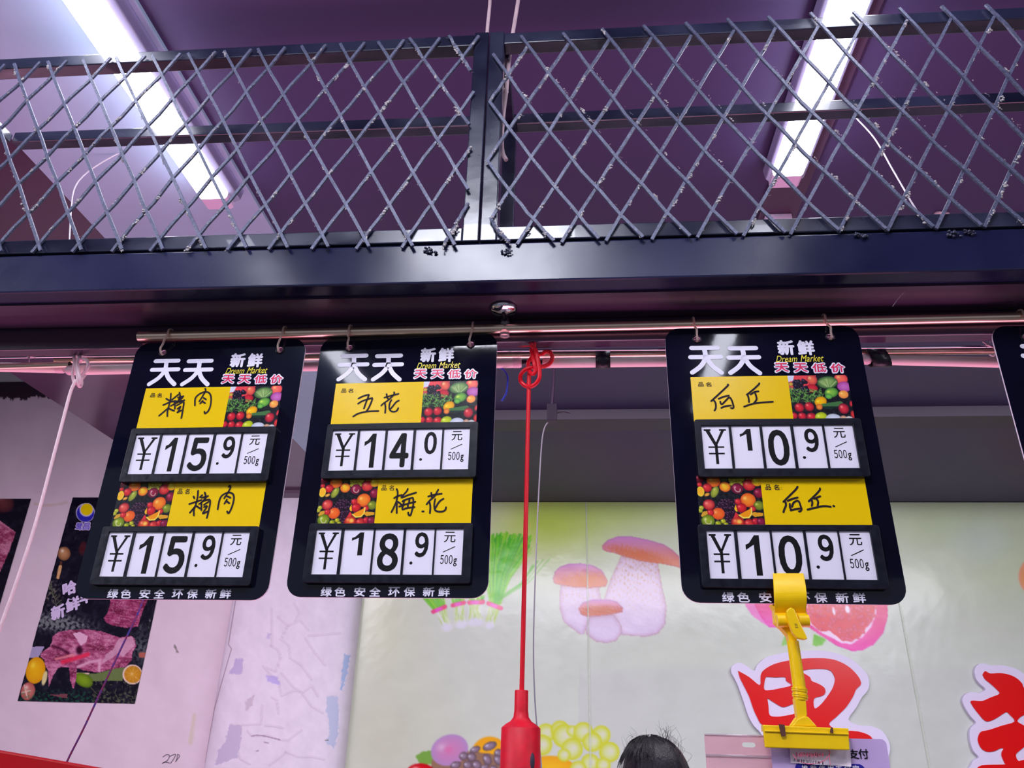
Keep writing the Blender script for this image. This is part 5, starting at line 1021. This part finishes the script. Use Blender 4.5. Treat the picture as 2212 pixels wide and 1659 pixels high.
# ------------------------------------------------------------------ person behind the counter
hp = at(1413, 1592, Y=2.12)
per = empty('person', (hp.x, 2.12, 0), 'black-haired person in the stall, only the top of the head showing', 'person', rz=math.pi)
def skinfig(name, verts, edges, rad_, m, par, sub=2, root=0):
    me = D.meshes.new(name); me.from_pydata(verts, edges, []); o = link(name, me, M[m], par)
    sk = o.modifiers.new('skin', 'SKIN'); sk.use_smooth_shade = True
    sv_ = me.skin_vertices[0].data if me.skin_vertices else None
    if sv_ is None:
        bpy.context.view_layer.objects.active = o
    for k, r_ in enumerate(rad_): o.data.skin_vertices[0].data[k].radius = (r_, r_) if not isinstance(r_, tuple) else r_
    o.data.skin_vertices[0].data[root].use_root = True
    s = o.modifiers.new('s', 'SUBSURF'); s.levels = sub; s.render_levels = sub
    return o
hs = hp.z/1.62
B = [(0, 0, .93), (0, 0, 1.05), (0, .01, 1.20), (0, .01, 1.34), (0, 0, 1.42), (0, -.01, 1.50)]
R_ = [(.15, .11), (.13, .10), (.15, .11), (.15, .10), (.06, .06), (.052, .055)]
E_ = [(0, 1), (1, 2), (2, 3), (3, 4), (4, 5)]
for s in (-1, 1):
    k = len(B); B += [(s*.17, .01, 1.34), (s*.22, 0, 1.12), (s*.20, -.18, .98), (s*.18, -.25, .96)]; R_ += [.055, .045, .036, .03]; E_ += [(3, k), (k, k+1), (k+1, k+2), (k+2, k+3)]
    pk = k+3
    for f_, (dx, dy, dzz, rr) in enumerate(((-.032, -.085, -.006, .009), (-.011, -.098, -.004, .0095), (.011, -.094, -.004, .009), (.031, -.076, -.006, .008), (-.05*s*s, -.035, -.012, .010))):
        q = len(B); bx, by, bz = B[pk]
        if f_ == 4: pts = [(bx-s*.035, by-.03, bz-.005), (bx-s*.05, by-.055, bz-.02)]
        else: pts = [(bx+dx*.8, by+dy*.45, bz), (bx+dx, by+dy*.8, bz+dzz), (bx+dx, by+dy, bz+dzz-.018)]
        B += pts; R_ += [rr]*len(pts); E_ += [(pk, q)]+[(q+i_, q+i_+1) for i_ in range(len(pts)-1)]
    k = len(B); B += [(s*.09, 0, .88), (s*.10, -.01, .50), (s*.10, .02, .10), (s*.11, -.10, .04)]; R_ += [.095, .06, .045, .04]; E_ += [(0, k), (k, k+1), (k+1, k+2), (k+2, k+3)]
B = [(x*hs, y*hs, z*hs) for x, y, z in B]
me = D.meshes.new('body'); me.from_pydata(B, E_, []); bo = link('body', me, M['skin'], per)
bo.modifiers.new('skin', 'SKIN'); bo.modifiers['skin'].use_smooth_shade = True
for k, r_ in enumerate(R_): bo.data.skin_vertices[0].data[k].radius = r_ if isinstance(r_, tuple) else (r_, r_)
bo.data.skin_vertices[0].data[0].use_root = True
s = bo.modifiers.new('s', 'SUBSURF'); s.levels = 1; s.render_levels = 1
hw = (at(1490, 1659, Y=2.12).x-at(1336, 1659, Y=2.12).x)/2
hc = Vector((0, -.005, hp.z-hw*1.22))
mb = MB(); V = []; n1_, n2_ = 24, 32
for i_ in range(n1_+1):
    t = math.pi*i_/n1_
    for k in range(n2_):
        a = 2*math.pi*k/n2_; x, y, z = math.sin(t)*math.cos(a), math.sin(t)*math.sin(a), math.cos(t)
        jw = 1-.28*max(0, -z-.1); x2, y2 = x*.070*jw, y*.088*jw+(-.012 if z < -.2 else 0); z2 = z*.106
        if y < 0:
            fz_ = -z2; d = math.exp(-(x2/.012)**2-((z2+.028)/.026)**2)*.020; d -= math.exp(-((abs(x2)-.030)/.013)**2-((z2-.0)/.012)**2)*.009; d += math.exp(-(x2/.022)**2-((z2+.066)/.008)**2)*.005; d += math.exp(-(x2/.02)**2-((z2+.1)/.014)**2)*.006
            y2 -= d
        V.append((x2, y2, z2))
F = [(i_*n2_+k, (i_+1)*n2_+k, (i_+1)*n2_+(k+1) % n2_, i_*n2_+(k+1) % n2_) for i_ in range(n1_) for k in range(n2_)]
mb.add([(hc.x+x, hc.y+y, hc.z+z) for x, y, z in V], F, True)
for s_ in (-1, 1): mb.ball((hc.x+s_*.078, hc.y+.008, hc.z-.01), .026, 6, (.35, .6, 1.1))
mb.build('head', M['skin'], per)
mb = MB()
for s_ in (-1, 1): mb.ball((hc.x+s_*.030, hc.y-.088, hc.z+.0), .0115, 8)
mb.build('eyes', M['card'], per)
mb = MB()
for s_ in (-1, 1): mb.ball((hc.x+s_*.030, hc.y-.0965, hc.z+.0), .0052, 6, (1, .7, 1))
mb.build('irises', M['ink'], per)
mb = MB(); mb.ball((hc.x, hc.y-.104, hc.z-.066), .016, 8, (1.2, .3, .3)); mb.build('mouth', mat('lips', (180, 90, 90), .5), per)
# hair: cap shell with strands
mb = MB(); V = []; n1_, n2_ = 26, 48; r = random.Random(6)
for i_ in range(n1_+1):
    t = math.pi*.62*i_/n1_
    for k in range(n2_):
        a = 2*math.pi*k/n2_; x, y, z = math.sin(t)*math.cos(a), math.sin(t)*math.sin(a), math.cos(t)
        j = 1+.010*math.sin(a*23+t*3)+.012*math.sin(a*9)+r.uniform(-.004, .004)
        cut = (y < -.35 and z < .45); sc_ = .90 if cut else 1.0
        V.append((hc.x+x*hw*.99*j*sc_, hc.y+.01+y*hw*1.16*j*sc_, hc.z+z*hw*1.22*(j if i_ > 2 else 1)-(0 if z > 0 else .02)))
F = [(i_*n2_+k, (i_+1)*n2_+k, (i_+1)*n2_+(k+1) % n2_, i_*n2_+(k+1) % n2_) for i_ in range(n1_) for k in range(n2_)]
F = [f_ for f_ in F if not (V[f_[0]][1] < hc.y-.06 and V[f_[0]][2] < hc.z+.05)]
mb.add(V, F, True); hr_ = mb.build('hair', M['hair'], per)
mb = MB()
for k in range(900):
    a = r.uniform(0, 2*math.pi); t0_ = r.uniform(0, .5); t1_ = t0_+r.uniform(.3, .9); P3 = []; up = 1.004+(r.random() < .12)*r.uniform(.0, .05); aa = a
    for q in range(6):
        t = (t0_+(t1_-t0_)*q/5); aa += r.uniform(-.03, .05); rr = up+.012*math.sin(q*1.2)*(up > 1.01)
        P3.append(Vector((hc.x+.012+math.sin(t)*math.cos(aa)*hw*rr, hc.y+.01+math.sin(t)*math.sin(aa)*hw*1.16*rr, hc.z+math.cos(t)*hw*1.22*rr)))
    if P3[-1].y < hc.y-.07 and P3[-1].z < hc.z+.05: continue
    mb.tube(P3, lambda t: .0009*(1-t*.6), 4, caps=False)
for k in range(60):
    a = r.uniform(1.9, 3.9) if k < 44 else r.uniform(-.6, 1.2); t = r.uniform(.25, 1.1); b = Vector((math.sin(t)*math.cos(a)*hw, .01+math.sin(t)*math.sin(a)*hw, math.cos(t)*hw*1.22)); L = r.uniform(.01, .035)
    if k == 3: L = .055
    mb.tube([hc+b, hc+b*1.05+Vector((r.uniform(-.01, .01), 0, L*.6)), hc+b*1.08+Vector((r.uniform(-.018, .018), 0, L))], lambda t: .0005*(1-t*.7), 4, 3, caps=False)
mb.build('hair_strands', M['hair'], per, kind='stuff')
# coat and trousers
mb = MB(); mb.lathe([(.0, 1.40*hs), (.07, 1.42*hs), (.16, 1.385*hs), (.215, 1.33*hs), (.20, 1.15*hs), (.185, 1.0*hs), (.20, .80*hs), (.19, .80*hs)], (0, .005, 0), 32)
co = mb.build('coat', M['cloth'], per)
for v in co.data.vertices: v.co.y *= .68
for s_ in (-1, 1):
    MB().tube([(s_*.185*hs, .005, 1.34*hs), (s_*.225*hs, .0, 1.12*hs), (s_*.205*hs, -.13*hs, 1.0*hs)], lambda t: .062-.014*t, 16, 5).build('sleeve', M['cloth'], per)
    MB().tube([(s_*.09*hs, 0, .86*hs), (s_*.10*hs, -.01, .5*hs), (s_*.10*hs, .02, .09*hs)], lambda t: .10-.035*t, 16, 5).build('trouser_leg', M['trous'], per)
    MB().ball((s_*.11*hs, -.06*hs, .045), .05, 8, (.95, 2.5, .85)).build('shoe', M['shoe'], per)

# ------------------------------------------------------------------ red panel edge, counter
p0, p1_ = at(-160, 1594, Y=2.0), at(218, 1660, Y=2.0); dxy = (p1_-p0)
rpn = empty('red_panel', (p0.x, 2.0, 0), 'glossy red panel top edge at the bottom left corner', 'panel')
MB().prism([(0, 0), (dxy.x*1.6, 0), (dxy.x*1.6, p0.z+dxy.z*1.6), (0, p0.z)], 0, .02).build('panel_body', M['redpanel'], rpn, .004)
ct = empty('meat_counter', (0, 2.0, 0), 'steel meat counter across the stall below the frame', 'counter')
MB().box((-1.9, -.55, .86), (2.2, -.1, .92)).build('counter_top', M['counter'], ct, .004); MB().box((-1.88, -.5, 0), (2.18, -.14, .86)).build('counter_body', M['wallgrey'], ct)
